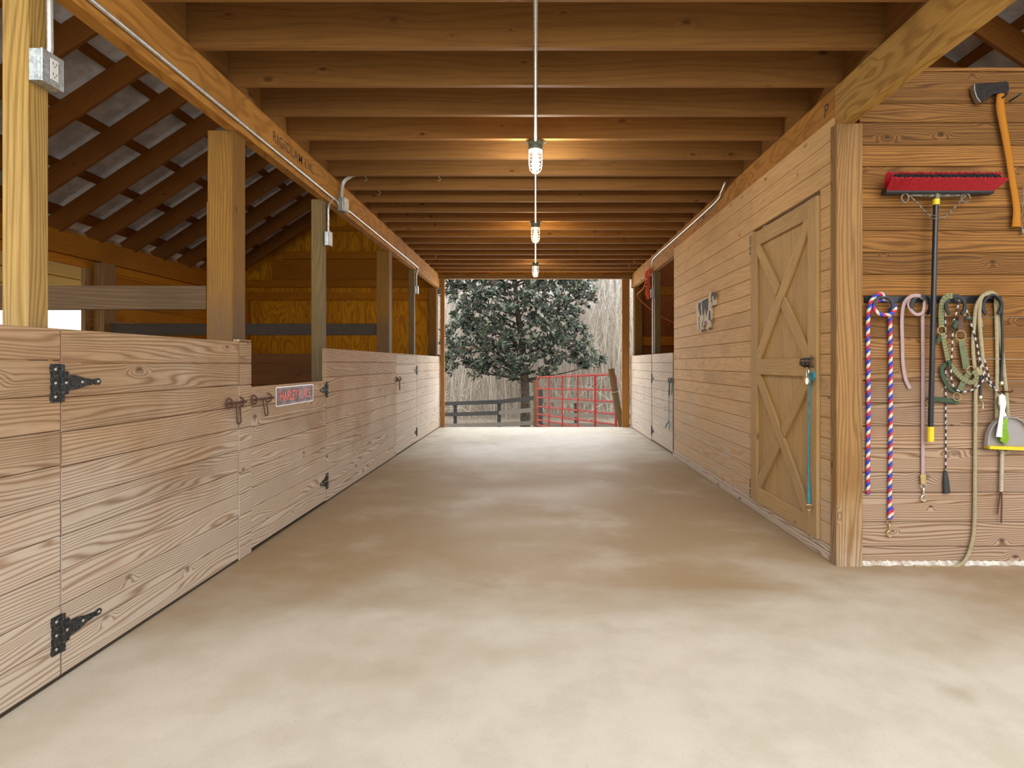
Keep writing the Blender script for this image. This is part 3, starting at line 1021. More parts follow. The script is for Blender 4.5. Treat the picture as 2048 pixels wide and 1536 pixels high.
# ================================================================== RIGHT SIDE
# tack room wall along the aisle (planks), with the door opening
DY0, DY1 = RW(1640, 700).y, RW(1505, 700).y
b = MB()
pl = 7.33
board_run(b, XR, 3.418, DY0 - .004, 0.085, 2.24, 1, h=.1267)
board_run(b, XR, DY1 + .004, pl, 0.085, 2.24, 1, h=.1267, joints=(6.05,))
board_run(b, XR, 3.418, pl, 2.24, 2.62, 1, h=.1267, joints=(4.68,))
struct(b.build('wall_right', 'tack'), 'golden board wall of the tack room along the aisle')
b = MB()
b.box(XR - .012, XR + .035, 3.42, 7.34, 0.0, 0.045, 'y', .004)
b.box(XR - .002, XR + .035, 3.42, 7.34, 0.046, 0.084, 'y', .004)
struct(b.build('baseboard_right', 'stall'), 'double base board under the tack room wall')
b = MB()
board_run(b, XR, RW(1303, 700).y + .005, YEND, 0.012, 1.31, 1)
struct(b.build('wall_right_far', 'stall_daylit'), 'stall front boards coloured as daylit beside the back doorway, right side')
b = MB()
b.box(XR + .002, XR + .04, 7.335, 7.40, 0, 1.02, 'z', .004)  # narrow dark strip at the latch side of the far right door
struct(b.build('trim_9', 'rail'), 'dark upright strip beside the far right stall door')

# far right stall door
ya, yb = 7.402, RW(1304, 700).y
d4 = thing('stall_door', (XR, (ya + yb) / 2, 0.03), 'far right stall door of boards coloured as daylit beside the tack room wall', 'door')
b = MB()
board_run(b, XR, ya + .003, yb - .006, 0.03, 1.31, 1, h=.128)
b.build('door_boards', 'stall_daylit', d4)
strap_hinge(d4, -1, yb, 0.945, -1, L=0.14, H=.14, screws=False)
strap_hinge(d4, -1, yb, 0.165, -1, L=0.14, H=.14, screws=False)
bolt_latch(d4, -1, ya - .04, ya + .17, 0.955, 0.20)

# X braced tack room door
dd = thing('tack_room_door', (XR, (DY0 + DY1) / 2, 0.085), 'wooden tack room door with double X bracing and padlock', 'door')
b = MB()
nb = 8
for i in range(nb):
    a = DY0 + .004 + (DY1 - DY0 - .008) * i / nb
    c = DY0 + .004 + (DY1 - DY0 - .008) * (i + 1) / nb
    b.box(XR + .006, XR + .03, a + .001, c - .001, .088, 2.205, 'z', .003)
b.build('door_boards', 'xdoor', dd)
SW, RH = .125, .115
fr = [(DY0 + .004, DY0 + .004 + SW, .088, 2.205, 'z'), (DY1 - .004 - SW, DY1 - .004, .088, 2.205, 'z')]
for a, c, z0, z1, gr in fr:
    b = MB()
    b.box(XR - .018, XR + .0055, a, c, z0 + (.0 if gr == 'z' else 0), z1, gr, .003)
    b.build('stile', 'xdoor', dd)
ia, ic = DY0 + .004 + SW + .001, DY1 - .004 - SW - .001
for z0, z1 in ((.088, .088 + RH), (1.085, 1.205), (2.205 - RH, 2.205)):
    b = MB()
    b.box(XR - .018, XR + .0055, ia, ic, z0, z1, 'y', .003)
    b.build('rail', 'xdoor', dd)


def brace(p, q, full=True):
    """diagonal from p to q in the (y,z) plane"""
    p, q = Vector((0, p[0], p[1])), Vector((0, q[0], q[1]))
    U = (q - p).normalized()
    V = Vector((0, -U.z, U.y))
    b = MB()
    b.plank(p - V * .045 + Vector((XR - .0155, 0, 0)), U, V, (1, 0, 0), (q - p).length, .09, .0208, .003)
    b.build('brace', 'xdoor', dd)


for z0, z1, fullfirst in ((1.207, 2.088, False), (.206, 1.083, True)):
    cy, cz = (ia + ic) / 2, (z0 + z1) / 2
    e = .0
    A, B_ = (ia + e, z0 + .0), (ic - e, z1 - .0)
    C1, D_ = (ic - e, z0 + .0), (ia + e, z1 - .0)
    if not fullfirst:
        A, B_, C1, D_ = C1, D_, A, B_
    brace(A, B_)
    c = Vector((cy, cz))
    for E in (C1, D_):
        v = (c - Vector(E))
        v = Vector(E) + v * (1 - .062 / v.length)
        brace(E, v)
strap_hinge(dd, -1, DY1, 2.13, -1, L=0.14, H=.15)
strap_hinge(dd, -1, DY1, 0.155, -1, L=0.14, H=.15)
# bolt and padlock with round disc
lp = RW(1628, 735)
b = MB()
b.tube([(XR - .04, lp.y - .05, lp.z + .03), (XR - .04, lp.y + .10, lp.z + .03)], .009, 10)
b.tube([(XR - .04, lp.y - .048, lp.z + .005), (XR - .04, lp.y - .048, lp.z + .075)], .006, 8)
b.build('bolt', 'rust', dd, smooth=True)
for q in (-.03, .02, .075):
    b = MB()
    b.tube([(XR - .018, lp.y + q, lp.z + .058), (XR - .05, lp.y + q, lp.z + .05), (XR - .055, lp.y + q, lp.z + .02), (XR - .018, lp.y + q, lp.z + .002)], .0055, 8)
    b.build('bracket', 'iron', dd, smooth=True)
pk = thing('padlock', (XR - .03, lp.y - .0, lp.z - .1), 'small round padlock hanging from the tack room door bolt', 'padlock')
b = MB()
b.lathe((XR - .025, lp.y + .0, lp.z - .085), (-1, 0, 0), [(.022, 0), (.026, .004), (.026, .016), (.022, .02)], 18)
b.build('lock_body', 'nickel', pk, smooth=True)
b = MB()
b.tube(smooth_path([(XR - .04, lp.y - .014, lp.z - .06), (XR - .04, lp.y - .014, lp.z - .02), (XR - .04, lp.y, lp.z - .003), (XR - .04, lp.y + .014, lp.z - .02), (XR - .04, lp.y + .014, lp.z - .06)], 5), .004, 8)
b.build('shackle', 'nickel', pk, smooth=True)
# teal cord with a snap
tc = thing('teal_cord', (XR - .035, RW(1620, 900).y, RW(1620, 1020).z), 'teal cord with brass snap hanging on the X braced door', 'cord')
pts = [RW(1627, 742, .045), RW(1622, 760, .05), RW(1619, 790, .035), RW(1618, 850, .03), RW(1617, 905, .03), RW(1617, 950, .03), RW(1618, 1000, .03)]
b = MB()
b.tube(smooth_path(pts, 6), .0065, 8)
b.tube([RW(1617, 955, .03), RW(1617.5, 975, .03), RW(1618, 1006, .03)], [.006, .011, .012], 8)
b.tube(smooth_path([RW(1622, 745, .055), RW(1630, 750, .06), RW(1626, 760, .055), RW(1619, 752, .055)], 5, True), .007, 6, True)
b.build('cord', 'teal', tc, smooth=True)
b = MB()
b.tube(smooth_path([RW(1613, 1011, .03), RW(1614, 1018, .03), RW(1619, 1021, .03), RW(1624, 1018, .03), RW(1625, 1011, .03), RW(1619, 1010, .03)], 4, True), .003, 6, True)
b.tube([RW(1619, 1021, .03), RW(1619, 1033, .03)], [.006, .003], 8)
b.build('snap', 'brass', tc, smooth=True)
# thin teal string on the far right stall door
b = MB()
b.tube(smooth_path([RW(1338, 762, .03), RW(1338, 800, .025), RW(1338, 843, .025), RW(1339, 860, .025)], 5), .004, 6)
b.tube(smooth_path([RW(1338, 843, .03), RW(1334, 848, .03), RW(1331, 855, .03)], 5), .008, 6)
b.tube(smooth_path([RW(1338, 762, .03), RW(1344, 765, .03), RW(1343, 790, .03)], 5), .005, 6)
tag(b.build('baling_string', 'teal', smooth=True), 'thin teal string dangling from the bolt of the far right stall door', 'string')

# wall facing the camera, right
b = MB()
ztop = [FW(1800, q).z for q in (1128, 1093, 1044, 985, 945, 898, 852, 806, 762, 718, 676, 634, 592, 549, 505, 461, 414, 377, 333, 290, 245, 206, 143)]
ztop[0] = 0.0
ztop = [z for z in ztop]
board_run_x(b, YFW, 1.890, XO, 0, 0, 1, t=.03, zs=ztop)
b.box(1.890, XO, YFW - .004, YFW + .06, ztop[-1], ztop[-1] + .022, 'x', .003)
struct(b.build('wall_right_front', 'front'), 'brown board wall of the tack room facing the camera, hung with tack')
# white mineral crust at its foot
b = MB()
n = 120
ring = []
for i in range(n + 1):
    x = 1.89 + (3.4 - 1.89) * i / n
    ring.append((x, YFW - .012 - .03 * random.random(), 0.0))
for i in range(n + 1):
    x = 3.4 - (3.4 - 1.89) * i / n
    ring.append((x, YFW - .001, 0.0))
vs = []
for i in range(n):
    x0, x1 = ring[i][0], ring[i + 1][0]
    h0 = .003 + .006 * math.sin(i * .9) ** 2 + .003 * random.random()
    b.prism([(x0, YFW - .001, 0), (x0, YFW - .022 - .008 * math.sin(i * .7), 0), (x0, YFW - .012, h0), (x0, YFW - .001, h0 + .012)], (x1 - x0, 0, 0))
struct(b.build('baseboard_right_front', 'crust'), 'white mineral crust along the foot of the tack wall')

# ---- horseshoe rack
hk = thing('horseshoe_rack', FW(1864, 606, .0), 'black bar rack with four horseshoe hooks on the brown wall', 'rack')
b = MB()
a, c = FW(1727.5, 592), FW(2001, 606)
b.box(a.x, c.x, YFW - .009, YFW - .001, c.z, a.z, 'x', .002)
b.build('bar', 'black', hk)


def horseshoe(px, py, r=19.0, off=.045):
    b = MB()
    cx = FW(px, py, off)
    s = (YFW - off) / F
    sec = []
    n = 26
    prev = None
    outer, inner = [], []
    for i in range(n + 1):
        a = math.radians(-52 + 284 * i / n)
        rr = r * (1 + .10 * max(0, math.sin(a)))
        R_, r_ = (rr + 3.2) * s, (rr - 3.2) * s
        outer.append(cx + Vector((R_ * math.cos(a) * .98, 0, R_ * math.sin(a))))
        inner.append(cx + Vector((r_ * math.cos(a) * .98, 0, r_ * math.sin(a))))
    for i in range(n):
        q = [outer[i], outer[i + 1], inner[i + 1], inner[i]]
        b.prism(q, (0, -.009, 0), .5)
    top = cx + Vector((0, 0, r * s))
    b.box(top.x - .006, top.x + .006, YFW - off, YFW - .009, top.z - .010, top.z + .004, 'y', 0)
    bm_o = b.build('horseshoe', 'black', hk)
    m = bm_o.modifiers.new('weld', 'WELD')
    m.merge_threshold = .0002


for q in ((1766, 613), (1841, 613), (1910, 613), (1983, 613)):
    horseshoe(*q)


def px_path(pts, off, n=7):
    return smooth_path([FW(p[0], p[1], p[2] if len(p) > 2 else off) for p in pts], n)


def snap_hook(parent, px, py, h, mat, off):
    """swivel snap: ring on top, shank, hook"""
    b = MB()
    ring = [FW(px + 5.5 * math.cos(a), py + 4.5 * math.sin(a), off) for a in [2 * math.pi * i / 14 for i in range(14)]]
    b.tube(ring, .0028, 6, True)
    b.tube([FW(px, py + 4, off), FW(px, py + 7, off), FW(px, py + h * .45, off)], [.004, .0065, .004], 8)
    k = [FW(px + 5 * math.sin(a) * 1.0 + .5, py + h * .72 - 5.8 * math.cos(a), off) for a in [math.radians(q) for q in range(10, -250, -20)]]
    b.tube([FW(px + 1, py + h * .42, off)] + k, [.004] + [.0042] * (len(k) - 1) + [.002], 8)
    b.tube([FW(px + 1, py + h * .45, off), FW(px + 6, py + h * .62, off)], .002, 6)
    return b.build('snap', mat, parent, smooth=True)


# red, white and blue lead rope
t = thing('lead_rope', FW(1760, 1075), 'red, white and blue lead rope looped over the leftmost horseshoe', 'rope')
b = MB()
pts = [(1736, 988, .014), (1736, 900, .015), (1737, 800, .016), (1736, 700, .02), (1736, 640, .03), (1740, 608, .045), (1750, 592, .058), (1763, 588, .058), (1772, 597, .02), (1757, 601, .018), (1747, 606, .03), (1750, 621, .06), (1766, 630, .062), (1783, 627, .062), (1790, 617, .05), (1786, 609, .030), (1781, 620, .025), (1780, 640, .022), (1781, 720, .02), (1781, 850, .018), (1780, 960, .016), (1779, 1036, .016)]
b.tube(px_path(pts, .02, 9), .0112, 12)
b.tube(px_path([(1783, 1013), (1785, 1024), (1780, 1039)], .018), .009, 10)
b.build('rope', 'rwb', t, smooth=True)
snap_hook(t, 1779, 1044, 32, 'brass', .018)

# pink lead
t = thing('lead_rope', FW(1846, 1008), 'faded pink lead rope over the second horseshoe with a nickel snap', 'rope')
b = MB()
pts = [(1820, 777, .012), (1811, 757, .012), (1806, 725, .013), (1805, 690, .014), (1804, 640, .02), (1808, 608, .035), (1820, 594, .052), (1836, 591, .058), (1849, 597, .03)]
b.tube(px_path(pts, .02, 8), .0105, 10, flat=.35, up=(0, 1, 0))
pts = [(1838, 592, .05), (1824, 596, .04), (1817, 608, .035), (1823, 621, .055), (1834, 629, .06), (1846, 624, .058), (1849, 606, .04), (1851, 600, .02)]
b.tube(px_path(pts, .02, 8), .009, 10, flat=.35, up=(0, 1, 0))
b.tube(px_path([(1845.5, 627, .05), (1845.5, 645, .03), (1846, 720), (1846, 800), (1846, 951)], .014, 6), .0105, 10, flat=.3, up=(0, 1, 0))
b.build('webbing', 'pink', t, smooth=True)
b = MB()
q = [FW(1839.5, 949, .018), FW(1850.5, 949, .018), FW(1851, 967, .018), FW(1841, 967, .018)]
b.prism(q, (0, -.006, 0))
b.build('crimp', 'brass', t)
snap_hook(t, 1847, 972, 34, 'nickel', .016)

# push broom
t = thing('push_broom', FW(1868, 884, .07), 'push broom hung head up, red bristles, black handle with yellow grip', 'broom')
b = MB()
b.tube([FW(1872, 398, .075), FW(1868, 560, .083), FW(1861, 858, .06)], [.0135, .0135, .0145], 14)
b.build('handle', 'black', t, smooth=True)
b = MB()
b.tube([FW(1861, 853, .0603), FW(1861, 883, .058)], .0178, 16)
b.build('grip', 'yellow', t, smooth=True)
b = MB()
b.tube([FW(1872.3, 399, .075), FW(1872, 410, .0755)], .0185, 16)
b.build('collar', 'yellow', t, smooth=True)
hx0, hx1 = FW(1768, 386, .06).x, FW(1982, 386, .06).x
zb = FW(1870, 389, .06).z
b = MB()
b.box(hx0, hx1, YFW - .085, YFW - .03, zb, zb + .03, 'x', .008)
b.build('brush_block', 'rubber', t)
random.seed(5)
TB = math.radians(48)
bd = Vector((0, -math.sin(TB), math.cos(TB)))
be = Vector((0, -math.cos(TB), -math.sin(TB)))
for nm, mt, rows, inner in (('bristles', 'red_bristle', (.031, .024, -.031), False), ('inner_bristles', 'black_bristle', (.015, .002, -.012, -.021), True)):
    b = MB()
    for off in rows:
        nn = 84 if not inner else 64
        for i in range(nn):
            f_ = i / (nn - 1)
            x = hx0 + .004 + (hx1 - hx0 - .008) * f_
            q_ = min(1, f_ / .25)
            lean = -.010 + .026 * q_ * q_ * (3 - 2 * q_) + .05 * max(0, f_ - .6) + .003 * random.uniform(-1, 1)
            if inner and (f_ < .05 or f_ > .97):
                continue
            L = (.088 if not inner else .082) + .004 * random.uniform(-1, 1)
            p0 = Vector((x, YFW - .060, zb + .030)) + be * off * .8
            p1 = p0 + bd * L + Vector((lean, 0, 0)) + be * off * .25
            rr = .0042
            b.tube([p0, (p0 + p1) / 2, p1], [rr * .8, rr, rr * 1.15], 6, rnd=random.random())
    b.build(nm, mt, t)
b = MB()
z1 = zb - .003
for sx in (-1, 1):
    x = FW(1873, 390, .06).x
    b.tube([(x, YFW - .06, z1 - .004), (x + sx * .16, YFW - .06, z1 - .001)], [.012, .006], 8)
b.tube([(FW(1872, 388, .06).x, YFW - .065, z1 + .004), FW(1872.5, 403, .075)], [.014, .018], 12)
for pts in ([(1869, 436), (1855, 428), (1838, 410), (1826, 398), (1818, 391)], [(1874, 436), (1890, 433), (1908, 416), (1925, 397), (1932, 391)]):
    b.tube(smooth_path([FW(p[0], p[1], .072) for p in pts], 5), .0042, 8)
for c in ((1810, 396, 7, 9), (1931, 396, 9, 9)):
    b.tube([FW(c[0] + c[2] * math.cos(a), c[1] + c[3] * math.sin(a), .07) for a in [2 * math.pi * i / 16 for i in range(16)]], .0045, 8, True)
for q in (430, 436):
    b.tube([FW(1871 + 5.5 * math.cos(a), q + 1.5 * math.sin(a), .075 + .017 * math.sin(a)) for a in [2 * math.pi * i / 14 for i in range(14)]], .0035, 6, True)
b.build('brace', 'worn_metal', t, smooth=True)

# axe
t = thing('axe', FW(2040, 456, .02), 'axe with black head and orange hickory handle resting on two nails', 'axe')


def A(x, y):
    return (1698 + x / 3.072, 100 + y / 3.072)


head = [(770, 205), (830, 202), (900, 198), (972, 189), (984, 205), (986, 252), (974, 266), (935, 266), (900, 268), (885, 272), (865, 290), (840, 310), (808, 322), (785, 290), (772, 250)]
b = MB()
b.prism([FW(*A(*p), .045) for p in head], (0, .026, 0))
o = b.build('axe_head', 'axe_steel', t)
m = o.modifiers.new('bevel', 'BEVEL')
m.width = .005
m.segments = 2
b = MB()
edge = [(769, 206), (773, 207), (776, 250), (788, 289), (811, 319), (806, 324), (784, 292), (769, 250)]
b.prism([FW(*A(*p), .047) for p in edge], (0, .03, 0))
b.build('cutting_edge', 'axe_edge', t)
hp = [(934, 258), (929, 300), (930, 360), (945, 450), (965, 560), (985, 680), (1003, 800), (1020, 900), (1030, 980), (1030, 1040), (1028, 1088)]
hr = [22, 24, 26, 24, 22, 20, 21, 21, 22, 25, 29]
path = [FW(*A(*p), .032) for p in hp]
b = MB()
sm = smooth_path(path, 5)
rr = []
for i in range(len(hr) - 1):
    for k in range(5):
        rr.append((hr[i] + (hr[i + 1] - hr[i]) * k / 5) / 3.072 * YFW / F)
rr.append(hr[-1] / 3.072 * YFW / F)
b.tube(sm, rr, 14, flat=.5, up=(0, 1, 0))
b.build('handle', 'hickory', t, smooth=True)
for q, lb in (((905, 318), 'nail left of the axe handle'), ((985, 316), 'nail right of the axe handle')):
    b = MB()
    p = FW(*A(*q), 0)
    b.tube([p + Vector((0, .002, 0)), p + Vector((0, -.055, .004)), p + Vector((.012 if q[0] > 950 else .010, -.07, .014))], .005, 8)
    tag(b.build('nail', 'iron', smooth=True), 'bent dark ' + lb, 'nail')
b = MB()
b.tube([FW(2046.5, 372, .02), FW(2043.5, 430, .02), FW(2043, 455, .02)], [.002, .003, .002], 8)
b.tube([FW(2043, 452, .02), FW(2046, 468, .02)], [.006, .008], 8)
tag(b.build('metal_rod', 'worn_metal', smooth=True), 'thin metal rod hanging right of the axe at the picture edge', 'rod')


# striped whip
def B2(x, y, off=None):
    p = (1698 + x / 5.12, 560 + y / 5.12)
    return p if off is None else p + (off,)


def B3(x, y, off=None):
    p = (1698 + x / 4.517, 820 + y / 4.517)
    return p if off is None else p + (off,)


t = thing('riding_whip', FW(1892, 986), 'straight black and white striped whip with a black rubber grip', 'whip')
b = MB()
b.tube(px_path([B2(985, 340), B2(990, 700), B2(990, 1100), B2(990, 1500), B3(875, 100), B3(873, 545)], .012, 6), .0042, 8)
b.build('shaft', 'striped', t, smooth=True)
b = MB()
b.tube([FW(1890.5, 939, .012), FW(1891, 947, .012), FW(1892, 965, .013), FW(1893.5, 986, .013)], [.006, .0115, .018, .020], 12, flat=.6, up=(0, 1, 0))
b.build('grip', 'rubber', t, smooth=True)

# striped reins
t = thing('striped_reins', FW(1920, 785, .02), 'black and white striped cord reins tangled with the green halter', 'reins')
b = MB()
b.tube(px_path([B2(1135, 185), B2(1100, 330), B2(1068, 450), B2(1056, 700), B2(1045, 980), B2(1085, 1110), B2(1180, 1145), B2(1290, 1110), B2(1365, 1040), B2(1378, 980), B2(1345, 880), B2(1315, 690), B2(1270, 520), B2(1210, 330), B2(1165, 240)], .034, 7), .0045, 8)
b.build('rein_cord', 'striped', t, smooth=True)
b = MB()
b.tube(px_path([B2(1330, 790), B2(1390, 960), B2(1440, 1070), B2(1540, 1155)], .038, 7), .0045, 8)
b.tube(px_path([B2(1385, 815), B2(1415, 920), B2(1445, 1040), B2(1490, 1100)], .042, 7), .0045, 8)
b.build('rein_tail', 'striped', t, smooth=True)


def ribbon(mb, pts, wpx, off=.022, n=6, th=.0035):
    """flat strap lying in the wall plane, width in px"""
    P = px_path(pts, off, n)
    n_ = len(P)
    w2 = wpx / 2 * YFW / F
    vs, fs, uvs, ln = [], [], [], 0.0
    for i, p in enumerate(P):
        t_ = (P[min(i + 1, n_ - 1)] - P[max(i - 1, 0)])
        t_.y = 0
        t_ = t_.normalized()
        s_ = Vector((t_.z, 0, -t_.x))
        for a, d in ((-1, 0), (1, 0), (1, 1), (-1, 1)):
            vs.append(p + s_ * a * w2 + Vector((0, -th * d, 0)))
    for i in range(n_ - 1):
        l2 = ln + (P[i + 1] - P[i]).length
        for k in range(4):
            k2 = (k + 1) % 4
            fs.append([i * 4 + k, i * 4 + k2, i * 4 + 4 + k2, i * 4 + 4 + k])
            vv = (0, w2 * 2, w2 * 2, 0)
            uvs.append([(ln, vv[k]), (ln, vv[k2]), (l2, vv[k2]), (l2, vv[k])])
        ln = l2
    fs += [[0, 3, 2, 1], [(n_ - 1) * 4 + q for q in range(4)]]
    uvs += [[(0, 0)] * 4, [(0, 0)] * 4]
    mb.add(vs, fs, uvs, random.random())


# green halter
t = thing('horse_halter', FW(1905, 810, .02), 'olive green horse halter with brass rings on the third horseshoe', 'halter')
b = MB()
ribbon(b, [B2(1060, 165, .055), B2(1000, 170, .055), B2(955, 230, .045), B2(942, 330, .03), B2(945, 480, .024)], 11)
ribbon(b, [B2(955, 540), B2(985, 700), B2(1015, 840)], 9, .026)
ribbon(b, [B2(1030, 860), B2(1110, 960), B2(1190, 1030), B2(1265, 1045), B2(1305, 990), B2(1270, 925)], 9.5, .030)
b.build('check_strap', 'plaid', t)
b = MB()
ribbon(b, [B2(1150, 610), B2(1170, 740), B2(1200, 910)], 13, .026)
ribbon(b, [B2(1240, 940), B2(1180, 1020), B2(1130, 1130)], 11, .024)
b.build('cheek_strap', 'green', t)
b = MB()
ribbon(b, [B2(905, 640), B2(925, 590), B2(945, 540)], 8, .022)
b.build('dark_strap', 'green_dark', t)
b = MB()
ribbon(b, [B2(1030, 850), B2(950, 900), B2(975, 1020), B2(1060, 1130), B2(1150, 1140)], 8, .020)
b.build('dark_strap', 'green_dark', t)
b = MB()
ribbon(b, [B2(815, 1215), B2(960, 1225), B2(1120, 1245)], 9.5, .018)
b.build('lower_strap', 'green_dark', t)
b = MB()
b.tube(px_path([B2(1100, 420), B2(1075, 480), B2(1095, 470)], .045, 5), [.014] * 11, 8)
b.build('strap_keeper', 'green_dark', t)
b = MB()
b.tube(px_path([B2(1190, 380), B2(1210, 390), B2(1250, 400)], .040, 5), [.008] * 11, 8)
b.build('strap_keeper', 'green_dark', t)
b = MB()
b.tube(px_path([B2(1005, 840), B2(1040, 850), B2(1020, 880)], .032, 5), [.009] * 11, 8)
b.build('strap_keeper', 'green_dark', t)
b = MB()
ribbon(b, [B2(1150, 360, .04), B2(1140, 430, .03), B2(1140, 530, .026)], 10, .03)
b.build('leather_tab', 'leather', t)
for c in ((950, 515, 8.2), (1143, 568, 10), (1245, 925, 8), (1105, 1195, 8), (812, 1255, 4), (1205, 360, 5)):
    b = MB()
    p = B2(c[0], c[1])
    b.tube([FW(p[0] + c[2] * math.cos(a), p[1] + c[2] * math.sin(a), .03) for a in [2 * math.pi * i / 20 for i in range(20)]], .0024, 6, True)
    b.build('ring', 'brass', t, smooth=True)

# long tan lead
t = thing('lead_rope', FW(1950, 1137, .0), 'long tan lead rope from the rightmost horseshoe down to the floor', 'rope')
b = MB()
pts = [(1829, 1133.5, .030), (1860, 1135, .035), (1904, 1135, .035), (1930, 1121, .028), (1944, 1085, .022), (1949, 1041, .02), (1950, 953, .018), (1951, 820, .018), (1951, 755, .018), (1946, 697, .02), (1949, 640, .03), (1953, 612, .045), (1965, 592, .062), (1978, 588, .062), (1990, 594, .03), (1992, 619, .018), (1994, 716, .014), (1993, 833, .014), (1996, 885, .014), (2003, 903, .014), (2012, 905, .014), (2019, 893, .012), (2016, 830, .012), (2008, 740, .012), (2002, 680, .012), (1999, 625, .014), (1997, 600, .02), (1984, 585, .05), (1968, 590, .058), (1960, 605, .055), (1959, 640, .04), (1963, 690, .034), (1965, 720, .032), (1960, 748, .030), (1953, 735, .028)]
b.tube(px_path(pts, .02, 8), .0108, 10, flat=.75, up=(0, 1, 0))
b.build('rope', 'tan', t, smooth=True)
b = MB()
b.tube(px_path([(2004, 900), (2003, 940), (2002, 983)], .022, 5), .0105, 10)
b.build('rope_tail', 'tan_pale', t, smooth=True)
b = MB()
ribbon(b, [(2001, 980), (1998, 1000), (1994, 1028)], 2.6, .02)
ribbon(b, [(2003, 980), (2003, 1010), (2002, 1046)], 2.6, .024)
b.build('leather_popper', 'leather', t)
b = MB()
b.tube([FW(1813 + 12 * math.cos(a), 1134 + 3 * math.sin(a), .03 + .012 * math.sin(a)) for a in [2 * math.pi * i / 16 for i in range(16)]], .003, 6, True)
b.build('snap', 'iron', t, smooth=True)

# black bungee
t = thing('bungee_cord', FW(1980, 805, .02), 'black bungee cord draped over the rightmost horseshoe', 'cord')
b = MB()
b.tube(px_path([B2(1345, 1190, .022), B2(1350, 1000, .022), B2(1352, 700, .020), B2(1345, 400, .03), B2(1365, 260, .05), B2(1430, 165, .066), B2(1510, 165, .066), B2(1560, 250, .05), B2(1565, 400, .026), B2(1572, 700, .024), B2(1555, 1040, .024)], .03, 8), .0068, 8)
b.build('elastic', 'rubber', t, smooth=True)
for q, o_ in (((1345, 1200), .022), ((1560, 1055), .024)):
    p = FW(*B2(*q), o_)
    MB().lathe(p + Vector((0, 0, .012)), (0, 0, -1), [(.006, 0), (.011, .006), (.0125, .014), (.009, .024), (.004, .028)], 12).build('end_bead', 'nickel', t, smooth=True)
b = MB()
b.tube(px_path([B2(1345, 1220), B2(1372, 1260), B2(1372, 1310), B2(1355, 1315)], .022, 5), .002, 6)
b.build('end_hook', 'nickel', t, smooth=True)
b = MB()
b.tube(px_path([B2(1340, 330), B2(1355, 390), B2(1370, 480)], .036, 5), .0016, 6)
b.build('wire_end', 'nickel', t, smooth=True)

# dustpan and brush
t = thing('dustpan', FW(2012, 899, .06), 'clear plastic dustpan with yellow lip hung at the right edge', 'dustpan')
cx, yb_, yt_ = 2013, 893, 832
b = MB()
shell = []
n = 26
out, inn = [], []
for i in range(n + 1):
    a = math.pi * i / n
    out.append((cx - 45 * math.cos(a), yb_ - (yb_ - yt_) * max(0.0, math.sin(a)) ** .8))
back = [FW(p[0], p[1], .030) for p in out]
b.prism(back, (0, -.003, 0))
for i in range(n):
    p, q = out[i], out[i + 1]
    b.prism([FW(p[0], p[1], .033), FW(q[0], q[1], .033), FW(q[0] * .96 + cx * .04, q[1] * .95 + 880 * .05, .033), FW(p[0] * .96 + cx * .04, p[1] * .95 + 880 * .05, .033)], (0, -.028, 0), .5)
b.build('pan', 'clear', t)
b = MB()
b.prism([FW(1968, 890, .028), FW(2058, 893, .028), FW(2058, 900, .028), FW(1968, 896, .028)], (0, -.042, 0))
b.build('rubber_lip', 'yellow', t)
b = MB()
b.prism([FW(*p, .034) for p in ((1998, 792), (2003, 787), (2009, 792), (2011, 806), (2008, 822), (2015, 838), (2000, 838), (2002, 822), (1995, 806))], (0, -.006, 0))
b.build('pan_handle', 'white', t)
t = thing('hand_brush', FW(2003, 890, .07), 'white hand brush with lime bristles clipped in the dustpan', 'brush')
b = MB()
hp = px_path([(2003, 790), (2003, 808), (2003, 826), (2001, 846), (1999, 862), (1998, 874)], .070, 5)
hr = [.008 + .010 * min(1, abs(i - 5) / 20) + (.006 if i < 6 else 0) for i in range(len(hp))]
b.tube(hp, hr, 12, flat=.5, up=(0, 1, 0))
b.build('brush_handle', 'white', t, smooth=True)
b = MB()
random.seed(8)
for i in range(16):
    for j in range(3):
        f_ = i / 15
        c0 = (2003 + 3 * f_ - 6 * f_ * f_ , 842 + 38 * f_, .064 - .006 * j)
        e0 = (2015 - 2 * math.sin(f_ * 6) - 16 * max(0, f_ - .8), 838 + 50 * f_, .064 - .008 * j)
        b.tube([FW(*c0), FW(*e0)], [.004, .0048], 5, rnd=random.random())
b.build('bristles', 'lime', t)
b = MB()
p = FW(2002, 783, 0)
b.tube([p + Vector((0, .002, 0)), p + Vector((0, -.075, .0)), p + Vector((0, -.082, .012))], .004, 8)
tag(b.build('nail', 'leather', smooth=True), 'rusty hook nail that holds the dustpan', 'nail')

# ---- painted wooden cow on the tack room wall
t = thing('wooden_cow', RW(1415, 662), 'grey and cream painted wooden cow cutout on the golden wall', 'wall ornament')


def K(x, y, off=0.0):
    return RW(1370 + x / 11.82, 560 + y / 11.82, off)


